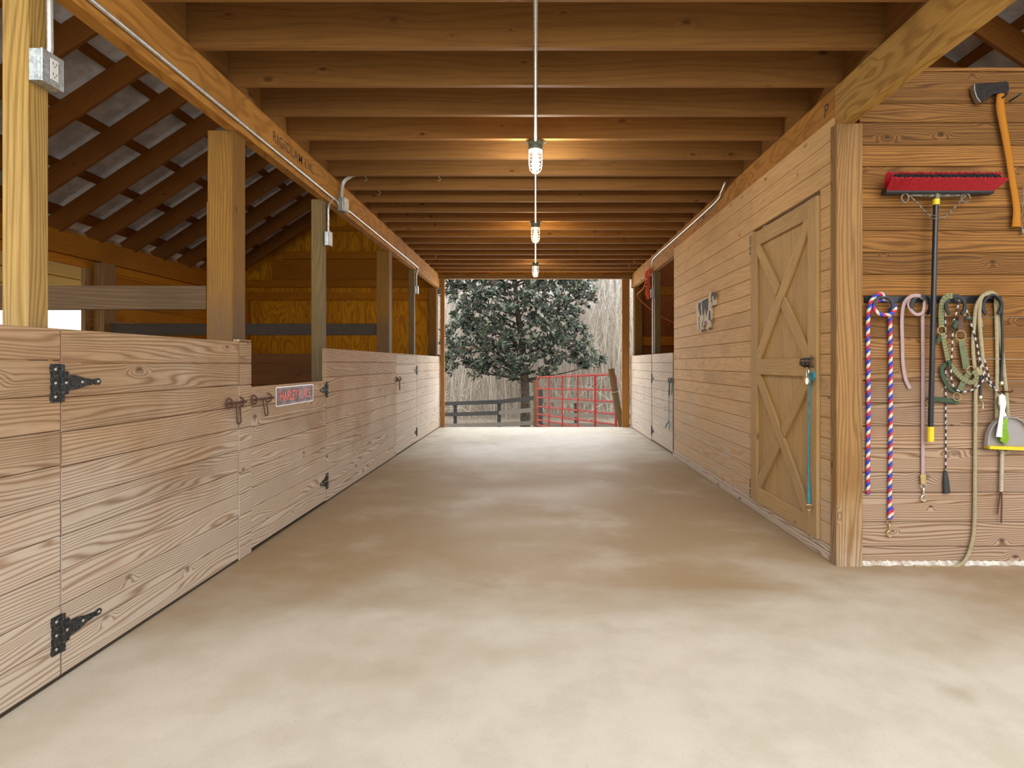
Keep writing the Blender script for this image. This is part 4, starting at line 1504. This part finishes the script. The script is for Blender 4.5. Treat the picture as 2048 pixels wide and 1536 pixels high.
cow = [(305, 600), (320, 545), (400, 490), (480, 440), (560, 410), (605, 415), (612, 350), (620, 300), (650, 285), (720, 305), (745, 340), (758, 450), (770, 580), (730, 605), (700, 600), (690, 630), (662, 640), (665, 760), (650, 1000), (636, 1100), (645, 1150), (600, 1170), (550, 1160), (562, 1100), (545, 965), (525, 970), (530, 1060), (480, 1080), (445, 1060), (450, 975), (462, 1150), (485, 1190), (420, 1225), (380, 1215), (395, 1160), (375, 1000), (370, 1165), (330, 1170), (322, 900), (312, 760)]
b = MB()
b.prism([K(*p, .001) for p in cow], (-.02, 0, 0))
b.build('body', 'cow_cream', t)
pats = [('cow_grey', [(310, 600), (325, 548), (378, 520), (372, 640), (385, 800), (362, 860), (318, 700)]),
        ('cow_grey', [(402, 500), (553, 420), (545, 700), (520, 760), (508, 870), (488, 780), (465, 660), (440, 820), (424, 860), (402, 620)]),
        ('cow_grey', [(562, 720), (600, 740), (602, 960), (560, 950)]),
        ('cow_grey', [(616, 330), (650, 292), (718, 310), (738, 345), (725, 430), (690, 480), (665, 370), (632, 400), (650, 560), (620, 520)]),
        ('cow_dark', [(640, 590), (690, 590), (688, 628), (645, 628)]), ('cow_dark', [(605, 945), (645, 945), (640, 1010), (605, 1010)]),
        ('cow_grey', [(380, 1175), (480, 1165), (484, 1190), (420, 1222), (382, 1212)]), ('cow_grey', [(555, 1125), (638, 1120), (643, 1150), (600, 1168), (552, 1158)]),
        ('cow_brown', [(452, 980), (525, 975), (528, 1058), (482, 1076), (448, 1056)]), ('cow_dark', [(322, 860), (340, 880), (350, 1150), (332, 1165)])]
for mt, p in pats:
    b = MB()
    b.prism([K(*q, .0215) for q in p], (-.001, 0, 0))
    b.build('painted_patch', mt, t)

# ---- sign on the low stall door
t = thing('name_sign', (-XW, (LW(551, 790).y + LW(626, 790).y) / 2, .872), 'small rectangular sign reading HARLEY PLACE on the low stall door', 'sign')
sy0, sy1, sz0, sz1 = LW(551, 790).y, LW(626, 790).y, .874, 1.010


def rrect(y0, y1, z0, z1, r, x, n=4):
    out = []
    for cy, cz, a0 in ((y1 - r, z1 - r, 0), (y0 + r, z1 - r, 90), (y0 + r, z0 + r, 180), (y1 - r, z0 + r, 270)):
        for k in range(n + 1):
            a = math.radians(a0 + 90 * k / n)
            out.append((x, cy + r * math.cos(a), cz + r * math.sin(a)))
    return out


x = -XW + .001
MB().prism(rrect(sy0, sy1, sz0, sz1, .015, x), (.0015, 0, 0)).build('plate', 'sign_white', t)
MB().prism(rrect(sy0 + .012, sy1 - .012, sz0 + .009, sz1 - .009, .010, x + .0016), (.0006, 0, 0)).build('face', 'sign_dark', t)
b = MB()
for q in ((sy0 + .03, sy1 - .03, sz0 + .016, sz0 + .019), (sy0 + .03, sy1 - .03, sz1 - .019, sz1 - .016), (sy0 + .030, sy0 + .034, sz0 + .019, sz1 - .019), (sy1 - .034, sy1 - .030, sz0 + .019, sz1 - .019)):
    b.prism([(x + .0023, q[0], q[2]), (x + .0023, q[1], q[2]), (x + .0023, q[1], q[3]), (x + .0023, q[0], q[3])], (.0004, 0, 0))
b.build('border_line', 'sign_pink', t)
cu = bpy.data.curves.new('lettering', 'FONT')
cu.body = 'HARLEY PLACE'
cu.size = .098
cu.offset = .0016
cu.align_x = 'CENTER'
cu.align_y = 'CENTER'
cu.extrude = .0004
cu.materials.append(M['sign_red'])
o = bpy.data.objects.new('lettering', cu)
C.objects.link(o)
o.parent = t
o.rotation_euler = Matrix(((0, 0, 1), (1, 0, 0), (0, 1, 0))).to_euler()
o.location = Vector((x + .0030, (sy0 + sy1) / 2, (sz0 + sz1) / 2 - .002)) - WP[t.name]
o.scale = (.82, 1.0, 1.0)
font_to_mesh(o)

# ---- electrics
def outlet_box(c, w_, h_, d_, nrm, name, label, plate='galv', duplex=True, group=None):
    """box on a face with normal nrm (+-1 along X). c = centre on the face"""
    c = Vector(c)
    t = thing(name, (c.x, c.y, c.z - h_ / 2), label, 'outlet', group)
    x0, x1 = sorted((c.x + nrm * .0008, c.x + nrm * d_))
    b = MB()
    b.box(x0, x1, c.y - w_ / 2, c.y + w_ / 2, c.z - h_ / 2, c.z + h_ / 2, 'z', .006)
    b.build('box', 'galv', t)
    x0, x1 = sorted((c.x + nrm * (d_ + .0005), c.x + nrm * (d_ + .009)))
    b = MB()
    b.box(x0, x1, c.y - w_ / 2 - .002, c.y + w_ / 2 + .002, c.z - h_ / 2 - .002, c.z + h_ / 2 + .002, 'z', .008)
    cp = b.build('cover_plate', plate, t)
    if duplex:
        xx = c.x + nrm * (d_ + .0095)
        a, bb = sorted((xx, xx + nrm * .004))
        b = MB()
        b.box(a, bb, c.y - .017, c.y + .017, c.z - .038, c.z + .038, 'z', .003)
        b.build('receptacle', 'white', t)
        xx = c.x + nrm * (d_ + .0138)
        a, bb = sorted((xx, xx + nrm * .0006))
        for dz in (-.02, .018):
            b = MB()
            b.box(a, bb, c.y - .008, c.y - .006, c.z + dz, c.z + dz + .009, 'z', 0)
            b.box(a, bb, c.y + .006, c.y + .008, c.z + dz, c.z + dz + .009, 'z', 0)
            b.box(a, bb, c.y - .002, c.y + .002, c.z + dz - .008, c.z + dz - .004, 'z', 0)
            b.build('slot', 'hole', t)
    return t


ob = outlet_box((-1.80, 2.10, EYE + (727 - 141) * 2.10 / F), .094, .112, .046, 1, 'outlet_box', 'galvanised outlet box with white receptacle on the golden post')
zt = EYE + (727 - 141) * 2.10 / F + .056
b = MB()
b.tube([(-1.775, 2.115, zt + .001), (-1.770, 2.115, zt + .03), (-1.772, 2.115, zt + .20), (-1.772, 2.115, 2.9)], .0105, 12)
tag(b.build('conduit', 'conduit', smooth=True), 'steel conduit running up the golden post from its outlet box', 'conduit')

zc = EYE + .818 * 1.752
yb1 = 1.752 * F / (VPX - 681)
jb = thing('junction_box', (-1.765, yb1, EYE + (727 - 425) * yb1 / F), 'galvanised junction box with cream cover on the left beam', 'junction box')
zq0, zq1 = EYE + (727 - 424) * yb1 / F, EYE + (727 - 397) * yb1 / F
b = MB()
b.box(-1.7645, -1.712, yb1 - .05, yb1 + .05, zq0, zq1, 'z', .006)
b.build('box', 'galv', jb)
b = MB()
b.box(-1.7115, -1.690, yb1 - .048, yb1 + .048, zq0 + .002, zq1 - .002, 'z', .006)
b.build('cover_plate', 'cream', jb)
b = MB()
b.tube([(-1.753, .9, zc), (-1.753, 3.2, zc), (-1.753, 3.26, zc), (-1.753, yb1 - .051, zc)], .0105, 10)
tag(b.build('conduit', 'conduit', smooth=True), 'steel conduit along the left beam from the front to the junction box', 'conduit')
for q, lab in ((0.0, 'front'), (.034, 'rear')):
    b = MB()
    b.tube(smooth_path([(-1.74, yb1 - .025 + q, zq1 + .001), (-1.735, yb1 - .025 + q, zq1 + .08), (-1.72, yb1 - .025 + q, zq1 + .15), (-1.67, yb1 - .025 + q, zq1 + .19), (-1.62, yb1 - .025 + q, zq1 + .21)], 6), .0095, 10)
    tag(b.build('conduit', 'conduit', smooth=True), '%s one of the two curved conduits rising from the left junction box' % lab, 'conduit')
yo = 1.80 * F / (VPX - 650)
zo = EYE + (727 - 478) * yo / F
outlet_box((-1.80, yo - .0, zo), .06, .115, .045, 1, 'outlet_box', 'outlet box with cream cover on the grey-stained post', 'cream', False)
b = MB()
b.tube(smooth_path([(-1.752, yb1 - .052, zc - .03), (-1.752, yb1 - .11, zc + .0), (-1.757, yb1 - .17, zc - .0), (-1.768, yo, zc - .08), (-1.772, yo, zc - .2), (-1.772, yo, zo + .06)], 6), .0095, 10)
tag(b.build('conduit', 'conduit', smooth=True), 'curved conduit dropping from the junction box to the grey post outlet', 'conduit')
yo5 = post_y(828) + .045
zo5 = EYE + (727 - 580) * yo5 / F
outlet_box((-1.80, yo5, zo5), .06, .11, .045, 1, 'outlet_box', 'small far outlet box with cream cover on the thin left post', 'cream', False)
b = MB()
b.tube(smooth_path([(-1.753, yb1 + .052, zc - .01), (-1.753, yb1 + .2, zc - .0), (-1.753, 7, zc), (-1.753, yo5 - .12, zc), (-1.756, yo5 - .02, zc - .04), (-1.772, yo5, zc - .12), (-1.772, yo5, zo5 + .056)], 6), .0095, 10)
tag(b.build('conduit', 'conduit', smooth=True), 'conduit along the left beam from the junction box to the far outlet', 'conduit')
# right side
yo7 = 8.785
zo7 = EYE + (727 - 587) * yo7 / F
outlet_box((1.80, yo7, zo7), .07, .12, .05, -1, 'outlet_box', 'outlet box with cream cover on the thin right post near the orange cord', 'cream', False)
b = MB()
ytop = RW(1440, 388).y
b.tube(smooth_path([(1.70, 5.20, 2.789), (1.735, 5.42, 2.772), (1.752, ytop + .15, 2.74), (1.752, 7.0, 2.735), (1.752, 8.4, 2.735), (1.755, yo7 - .09, 2.71), (1.770, yo7, 2.62), (1.775, yo7, 2.5), (1.775, yo7, zo7 + .061)], 6), .0095, 10)
tag(b.build('conduit', 'conduit', smooth=True), 'steel conduit along the right beam dropping to the far right outlet', 'conduit')
b = MB()
b.tube([(1.775, yo7, zo7 - .061), (1.775, yo7, 1.32)], .0095, 10)
tag(b.build('conduit', 'conduit', smooth=True), 'straight conduit below the far right outlet box', 'conduit')

# ---- lamps on the ceiling conduit
LY = [4.26, 6.70, 9.36]
names = [('nearest caged ceiling lamp with a bright white bulb', 'bulb_white', 60, (1.0, .97, .92)), ('middle caged ceiling lamp with a warm glowing bulb', 'bulb_warm', 42, (1.0, .72, .38)), ('farthest caged ceiling lamp near the back doorway', 'bulb_warm', 24, (1.0, .80, .52))]
prev = .9
for y, (lb, bm_, en, colr) in zip(LY, names):
    t = thing('caged_lamp', (0, y, 2.565), lb, 'lamp', 'caged lamps along the ceiling conduit')
    b = MB()
    b.lathe((0, y, 2.7985), (0, 0, -1), [(.054, 0), (.054, .034), (.048, .036), (.048, .050), (.052, .052), (.052, .064), (.044, .066)], 20)
    b.box(-.075, .075, y - .012, y + .012, 2.790, 2.7985, 'x', .002)
    b.build('base', plain('grey_green_cast_metal', (.20, .25, .20), .5, .3), t, smooth=True)
    b = MB()
    prof = [(.040, .066), (.042, .10), (.042, .17), (.034, .205), (.015, .222), (.0, .226)]
    b.lathe((0, y, 2.7985), (0, 0, -1), prof, 20)
    b.build('glass_globe', 'glass', t, smooth=True)
    b = MB()
    b.lathe((0, y, 2.7985), (0, 0, -1), [(.012, .068), (.013, .10), (.024, .135), (.029, .16), (.024, .185), (.0, .198)], 16)
    b.build('bulb', bm_, t, smooth=True)
    b = MB()
    for h in (.075, .092, .118, .15, .18):
        r_ = .0495 if h < .17 else .046
        b.tube([(r_ * math.cos(a), y + r_ * math.sin(a), 2.7985 - h) for a in [2 * math.pi * i / 20 for i in range(20)]], .0018, 5, True)
    for k in range(6):
        a = math.pi * k / 3
        ca, sa = math.cos(a), math.sin(a)
        b.tube([(r_ * ca, y + r_ * sa, 2.7985 - h) for r_, h in ((.050, .066), (.050, .12), (.049, .17), (.040, .21), (.018, .232), (.0, .235))], .0018, 5)
    b.build('wire_cage', 'galv', t, smooth=True)
    light('lamp_light', 'POINT', (0, y, 2.62), (0, 0, 0), en, colr, shadow_soft_size=.04)
    L_ = C.objects['lamp_light'] if 'lamp_light' in C.objects else None
    b = MB()
    b.tube([(0, prev, 2.788), (0, y - .056, 2.788)], .0105, 10)
    i = LY.index(y)
    tag(b.build('conduit', 'conduit', smooth=True), ['ceiling conduit from the front of the barn to the nearest lamp', 'ceiling conduit between the nearest and middle lamps', 'ceiling conduit between the middle and farthest lamps'][i], 'conduit')
    prev = y + .056

# small screw hooks under joists
for i, (px, py, lb) in enumerate(((731, 350, 'left end of the sixth joist'), (878, 350, 'sixth joist left of the lamps'), (758, 379, 'left part of the seventh joist'), (871, 508, 'far joists on the left'), (1268, 518, 'far joists on the right'), (1258, 530, 'farthest joists on the right'))):
    y = (ZJ - EYE) * F / (VPY - py)
    j = min(jys, key=lambda q: abs(q - .019 - y))
    y = j - .019
    x = (px - VPX) * y / F
    b = MB()
    b.tube(smooth_path([(x, y, ZJ + .004), (x, y, ZJ - .012), (x + .010, y, ZJ - .022), (x + .012, y, ZJ - .036), (x, y, ZJ - .044), (x - .012, y, ZJ - .036)], 4), .0022, 6)
    tag(b.build('screw_hook', 'conduit', smooth=True), 'small steel screw hook under the ' + lb, 'hook', 'screw hooks under the joists')

# orange cord bundle on the right beam
t = thing('orange_rope', (1.70, 9.15, 2.30), 'bundle of orange cord hanging from the right beam near the back', 'rope')
b = MB()
random.seed(3)
yq = 1.72 * F / (1296 - VPX)
sc_ = yq / F


def OC(px, py, dx=0.0):
    return Vector((1.72 + dx, yq + (px - 1296) * sc_ * -1.6, EYE + (VPY - py) * sc_))


for i in range(9):
    a = random.uniform(-1, 1)
    tp = [(1284 + i * 3, 541 + random.uniform(0, 3)), (1290 + i * 1.5, 553), (1296 + a * 2, 565), (1297 - a * 2, 575), (1298 + a * 4, 588), (1299 + a * 8, 598)]
    b.tube(smooth_path([OC(p[0], p[1], random.uniform(-.03, .02)) for p in tp], 5), .008, 6)
for q in (556, 564, 572):
    b.tube([OC(1296, q + 2 * math.sin(2 * a), 0) + Vector((.035 * math.cos(a), .05 * math.sin(a), 0)) for a in [2 * math.pi * i / 12 for i in range(12)]], .009, 6, True)
for i in range(6):
    c0 = OC(1282 + i * 5, 545)
    b.tube([c0 + Vector((0, .05 * math.cos(a), .05 * math.sin(a))) for a in [2 * math.pi * k / 12 for k in range(12)]], .006, 5, True)
b.build('coil', 'orange', t, smooth=True)
b = MB()
b.tube(smooth_path([(1.72, 8.95, 2.50), (1.765, 9.5, 2.40), (1.80, 10.2, 2.34), (2.1, 9.9, 2.0), (2.6, 9.6, 1.7)], 6), .005, 6)
b.build('loose_end', 'orange', t, smooth=True)

# ================================================================== OUTSIDE
random.seed(21)
# terrain
def gz(x, y):
    if y < 19:
        z = -.16 - 1.25 * min(1, max(0, (y - 11.5) / 7.0)) ** 1.2
    else:
        z = -1.41 + .0 * y
    if y > 23:
        z += (y - 23) * .13
    return z + .05 * math.sin(x * 1.7) * math.cos(y * 1.3)


b = MB()
xs = [-60 + i * 2.5 for i in range(49)]
yy = [YEND + .02 + i * 1.0 for i in range(22)] + [34 + i * 4 for i in range(14)]
vs = [(x, y, gz(x, y)) for y in yy for x in xs]
fs, uvs = [], []
for j in range(len(yy) - 1):
    for i in range(len(xs) - 1):
        a = j * len(xs) + i
        fs.append([a, a + 1, a + 1 + len(xs), a + len(xs)])
        uvs.append([(0, 0), (1, 0), (1, 1), (0, 1)])
b.add(vs, fs, uvs, .5)
struct(b.build('ground', 'litter', recalc=False, origin=(0, 0, 0)), 'tan leaf-covered slope outside the back doorway')
b = MB()
b.box(-40, -5.52, -10, YEND, -.3, -.05, 'y', 0)
struct(b.build('ground', 'litter'), 'ground outside the left side door')

# black board fence
def fence_pt(px, y, py):
    return Vector(((px - VPX) * y / F, y, EYE - (py - VPY) * y / F))


t = thing('board_fence', fence_pt(998, 21, 870), 'black board fence left of the red gate beyond the doorway', 'fence')
segs = [((1066, 19.0, (796, 820, 846)), (998, 20.6, (804, 826, 849))), ((998, 20.6, (804, 826, 849)), (908, 22.6, (807, 829, 851))), ((908, 22.6, (807, 829, 851)), (800, 25.0, (809, 830, 851)))]
for i, (p, q) in enumerate(segs):
    for k in range(3):
        a = fence_pt(p[0], p[1], p[2][k])
        c = fence_pt(q[0], q[1], q[2][k])
        U = (c - a).normalized()
        side = Vector((0, 0, 1))
        N = U.cross(side).normalized()
        b = MB()
        b.plank(a - side * .07, U, side, N, (c - a).length, .145, .025, .002)
        b.build('rail', 'board_grey' if (k == 2 or (k == 1 and i == 0)) else 'board_dark', t)
for px, y, py in ((998, 20.7, 803), (910, 22.7, 808), (800, 25.1, 808)):
    p = fence_pt(px, y, py)
    b = MB()
    b.box(p.x - .06, p.x + .06, p.y + .0, p.y + .12, gz(p.x, p.y) - .2, p.z, 'z', .004)
    b.build('post', 'board_dark', t)
p = fence_pt(1072, 19.0, 762)
b = MB()
b.tube([(p.x, p.y, gz(p.x, p.y) - .2), (p.x, p.y, p.z)], .085, 12)
b.build('end_post', 'round_post', t, smooth=True)

t = thing('board_fence', fence_pt(1153, 19, 870), 'grey board fence seen through the red gate', 'fence')
for k, (a0, a1) in enumerate(((801, 806), (830, 833), (850, 852))):
    a, c = fence_pt(1086, 18.6, a0), fence_pt(1260, 20.5, a1)
    U = (c - a).normalized()
    side = Vector((0, 0, 1))
    b = MB()
    b.plank(a - side * .06, U, side, U.cross(side).normalized(), (c - a).length, .14, .025, .002)
    b.build('rail', 'board_grey', t)
for px, y, py in ((1081, 18.5, 778), (1153, 19.3, 805), (1250, 20.5, 800)):
    p = fence_pt(px, y, py)
    b = MB()
    b.box(p.x - .07, p.x + .07, p.y + .0, p.y + .13, gz(p.x, p.y) - .2, p.z, 'z', .004)
    b.build('post', 'board_dark', t)

# red tube gate
gt = thing('tube_gate', (.05 + .76, 13.45, -.45), 'red tubular steel farm gate standing open beyond the doorway', 'gate')


def GP(s_, f_):
    """s along the gate from far to near, f from the top down"""
    x, y = .05 + 1.53 * s_, 15.5 - 4.1 * s_
    top = .80 + .16 * s_
    bot = -.47 + .14 * s_
    return Vector((x, y, top + (bot - top) * f_))


b = MB()
b.tube(smooth_path([GP(0, 1), GP(0, .5), GP(0, .08), GP(.012, .01), GP(.04, 0)], 4) + [GP(.3, 0), GP(.7, 0), GP(.96, 0)] + smooth_path([GP(.985, .01), GP(1, .08), GP(1, .5), GP(1, 1)], 4), .026, 10)
b.build('frame', 'gate_red', gt, smooth=True)
for f_ in (.24, .42, .61, .77, .89, 1.0):
    b = MB()
    b.tube([GP(0, f_), GP(.5, f_), GP(1, f_)], .021, 8)
    b.build('rail', 'gate_red', gt, smooth=True)
for s_ in (.2, .4, .6, .8):
    b = MB()
    o_ = Vector((-.02, -.012, 0))
    b.tube([GP(s_, 0) + o_, GP(s_, .5) + o_, GP(s_, 1) + o_], .019 if s_ < .7 else .026, 8)
    b.build('upright', 'gate_red', gt, smooth=True)
# leaning post with chain
b = MB()
b.tube([(1.76, 11.28, -.35), (1.60, 11.28, .3), (1.47, 11.28, 1.07)], [.066, .064, .060], 14)
lpst = tag(b.build('leaning_post', 'round_post', smooth=True), 'round weathered post leaning beside the near end of the gate', 'post')
b = MB()
b.tube([Vector((1.545, 11.28, .62)) + Vector((.078 * math.cos(a), .078 * math.sin(a), .012 * math.cos(a))) for a in [2 * math.pi * i / 20 for i in range(20)]], .010, 6, True)
b.tube([(1.49, 11.33, .62), (1.555, 11.44, .58)], .008, 6)
tag(b.build('chain', 'conduit', smooth=True), 'pale chain looped around the leaning post and the gate', 'chain')

# magnolia
TY = 20.5
tr = thing('magnolia_tree', (-.37, TY, gz(-.37, TY)), 'broad magnolia tree with glossy dark leaves behind the black fence', 'tree')
poly = [(850, 470), (850, 585), (900, 590), (915, 612), (907, 638), (892, 660), (888, 700), (889, 738), (905, 747), (930, 745), (966, 752), (990, 745), (1000, 760), (1020, 764), (1040, 752), (1062, 748), (1080, 752), (1098, 745), (1112, 742), (1120, 718), (1140, 728), (1150, 740), (1172, 738), (1196, 736), (1212, 718), (1190, 706), (1178, 690), (1168, 670), (1160, 640), (1155, 630), (1175, 620), (1188, 600), (1190, 560), (1180, 520), (1160, 470), (1100, 400), (1000, 400), (900, 420)]


def inside(px, py):
    c = False
    n = len(poly)
    for i in range(n):
        x1, y1 = poly[i]
        x2, y2 = poly[(i + 1) % n]
        if (y1 > py) != (y2 > py) and px < (x2 - x1) * (py - y1) / (y2 - y1) + x1:
            c = not c
    return c


def tree_pt(px, py, dy=0.0):
    return Vector(((px - VPX) * TY / F, TY + dy, EYE - (py - VPY) * TY / F))


fol = MB()
branch_ends = []
tw = MB()


def leaf(mb, p, d, n_, L, wd):
    d = d.normalized()
    s_ = d.cross(n_)
    if s_.length < 1e-3:
        s_ = d.orthogonal()
    s_ = s_.normalized()
    up = s_.cross(d)
    pts = [p, p + d * L * .35 + s_ * wd + up * .01, p + d * L * .35 - s_ * wd + up * .01, p + d * L * .72 + s_ * wd * .8, p + d * L * .72 - s_ * wd * .8, p + d * L - up * .02, p + d * L * .35 - up * .008, p + d * L * .72 - up * .014]
    r = random.random()
    mb.add(pts, [[0, 1, 6], [0, 6, 2], [1, 3, 7, 6], [6, 7, 4, 2], [3, 5, 7], [7, 5, 4]], [[(0, 0)] * 3, [(0, 0)] * 3, [(0, 0)] * 4, [(0, 0)] * 4, [(0, 0)] * 3, [(0, 0)] * 3], r)


ncl = 0
while ncl < 2000:
    px, py = random.uniform(850, 1215), random.uniform(400, 765)
    if not inside(px, py):
        continue
    dx = (px - 1030) / 180
    dz = (py - 610) / 170
    q = max(0, 1 - .55 * dx * dx - .45 * dz * dz)
    dy = random.uniform(-1, .8) * 1.9 * math.sqrt(q)
    # airy gaps
    if math.sin(px * .085 + 1.3) * math.sin(py * .10 + .5) > .62 and random.random() < .8:
        continue
    p = tree_pt(px, py, dy)
    ax = Vector((dx * .8 + random.uniform(-.5, .5), dy * .35 - .5 + random.uniform(-.4, .4), .5 + random.uniform(-.3, .5))).normalized()
    o1 = ax.orthogonal().normalized()
    o2 = ax.cross(o1)
    for k in range(random.randint(7, 11)):
        a = random.uniform(0, 2 * math.pi)
        sp = random.uniform(.5, 1.5)
        d = ax * random.uniform(.1, 1.0) + (o1 * math.cos(a) + o2 * math.sin(a)) * sp
        leaf(fol, p + d * .01, d, ax, random.uniform(.15, .25), random.uniform(.028, .042))
    if ncl % 42 == 0:
        branch_ends.append(p)
    ncl += 1
fo = fol.build('foliage', 'leaf', tr, recalc=False)
base = Vector((-.37, TY, gz(-.37, TY) - .1))
trk = [base, Vector((-.36, TY, 0)), Vector((-.42, TY, 1.2)), Vector((-.55, TY + .1, 2.4)), Vector((-.7, TY, 3.6)), Vector((-.75, TY, 5.6))]
b = MB()
b.tube(smooth_path(trk, 4), [.19 - .14 * i / 20 for i in range(21)], 12)
b.build('trunk', 'bark', tr, smooth=True)
b = MB()
for p in branch_ends:
    z0 = max(.6, min(4.8, p.z - .5 - .4 * abs(p.x + .5)))
    f_ = (z0 - 0) / 5.6
    st_ = Vector((-.36 - .4 * min(1, z0 / 3.6), TY, z0))
    mid = (st_ + p) / 2 + Vector((random.uniform(-.15, .15), random.uniform(-.15, .15), random.uniform(-.25, .05)))
    b.tube(smooth_path([st_, mid, p], 4), [.04, .034, .03, .026, .022, .018, .014, .01, .007], 5)
b.build('branches', 'bark', tr, smooth=True)

# bare woodland
def bare_tree(x, y, h, r, seed):
    rnd_ = random.Random(seed)
    b = MB()
    z0 = gz(x, y) - .3
    lean = rnd_.uniform(-.04, .04)
    pts = [Vector((x + lean * h * t_ + rnd_.uniform(-.06, .06), y + rnd_.uniform(-.1, .1), z0 + h * t_)) for t_ in (0, .2, .4, .6, .8, 1)]
    b.tube(pts, [r, r * .9, r * .78, r * .6, r * .4, r * .1], 7)
    for k in range(9):
        t_ = rnd_.uniform(.12, .9)
        i = min(4, int(t_ * 5))
        p = pts[i].lerp(pts[i + 1], t_ * 5 - i)
        a = rnd_.uniform(0, 6.28)
        L = h * rnd_.uniform(.08, .2)
        d = Vector((math.cos(a), math.sin(a) * .5, rnd_.uniform(.4, 1.4))).normalized()
        q = p + d * L * .5 + Vector((0, 0, .1))
        e = p + d * L + Vector((0, 0, .35))
        b.tube([p, q, e], [r * .28, r * .2, r * .06], 4)
    return b.build('bare_tree', 'bare_bark', smooth=True)


rr_ = random.Random(77)
big = [(1222, 30, .16), (1200, 34, .12), (1238, 27, .10), (905, 31, .15), (1012, 33, .14), (945, 36, .15), (1090, 35, .13), (1130, 29, .12), (1172, 38, .16), (985, 28, .09), (1065, 40, .18), (1188, 29, .08)]
lbls = ['thick bare trunk close to the right jamb of the doorway', 'bare tree just left of the thick trunk by the right jamb', 'slim bare tree nearest the right jamb of the doorway', 'bare tree at the left edge of the back doorway view', 'bare trunk behind the middle of the magnolia', 'bare trunk behind the left half of the magnolia', 'bare trunk behind the far end of the red gate', 'bare tree behind the middle of the red gate', 'thick bare trunk behind the near half of the gate', 'slim bare tree left of the magnolia trunk', 'thick far bare trunk just right of the magnolia trunk', 'slim bare tree right of the magnolia crown']
for i, ((px, y, r), lb) in enumerate(zip(big, lbls)):
    x = (px - VPX) * y / F
    tag(bare_tree(x, y, rr_.uniform(13, 17), r, 100 + i), lb, 'tree', 'bare woodland trees')
for i in range(44):
    y = rr_.uniform(27, 52)
    px = 870 + 400 * ((i * .618) % 1.0)
    x = (px - VPX) * y / F
    tag(bare_tree(x, y, rr_.uniform(10, 18), rr_.uniform(.05, .11), 300 + i), 'thin grey leafless tree in the dense woods behind the fence and gate', 'tree', 'thin bare trees in the woods')
# brush thicket
b = MB()
rb = random.Random(9)
for i in range(7500):
    y = 24.5 + 24 * rb.random() ** 1.1
    x = rb.uniform(-.22, .22) * y
    z0 = gz(x, y) - .05
    kind = rb.random()
    r = rb.uniform(.006, .02)
    if kind < .55:
        h = rb.uniform(.5, 3.0)
        an = rb.uniform(-1.1, 1.1)
        p0 = Vector((x, y, z0 + (rb.random() * 3.5 if kind < .3 else 0)))
        p1 = p0 + Vector((math.sin(an) * h * .5, rb.uniform(-.2, .2), math.cos(an) * h * .5))
        an += rb.uniform(-.9, .9)
        p2 = p1 + Vector((math.sin(an) * h * .5, rb.uniform(-.2, .2), math.cos(an) * h * .5))
    else:
        h = rb.uniform(3, 9)
        p0 = Vector((x, y, z0))
        p1 = p0 + Vector((rb.uniform(-.1, .1) * h, rb.uniform(-.2, .2), h * .55))
        p2 = p1 + Vector((rb.uniform(-.22, .22) * h, rb.uniform(-.2, .2), h * .4))
    b.tube([p0, p1, p2], [r, r * .8, r * .4], 3)
tag(b.build('brush_thicket', 'brush', recalc=False, origin=(0, 30, -1)), 'dense tangle of pale dead brush and vines in the woods', 'brush', None, 'stuff')

# outside the side door: overhang soffit and paddock fence
b = MB()
for i in range(4):
    b.plank((-5.6 - i * .92, 4.5, 2.75 - i * .10), (0, 1, 0), (-.994, 0, -.108), (0, 0, 1), 7.5, .90, .02, .001)
for i in range(4):
    b.plank((-5.62 - i * .92, 4.5, 2.725 - i * .10), (0, 1, 0), (-.994, 0, -.108), (0, 0, 1), 7.5, .04, .02, .001)
struct(b.build('roof_overhang', 'ochre_ply'), 'ochre soffit of the overhang outside the side door')
t = thing('paddock_fence', (-9, 9.5, -.05), 'pale paddock fence seen through the open side door', 'fence')
for z in (.45, .95, 1.45):
    MB().box(-9.1, -9.07, 6.0, 13.0, z, z + .14, 'y', .003).build('rail', 'board_grey', t)
for y in (7.2, 9.6, 12.0):
    MB().box(-9.22, -9.101, y, y + .12, -.1, 1.7, 'z', .003).build('post', 'board_grey', t)
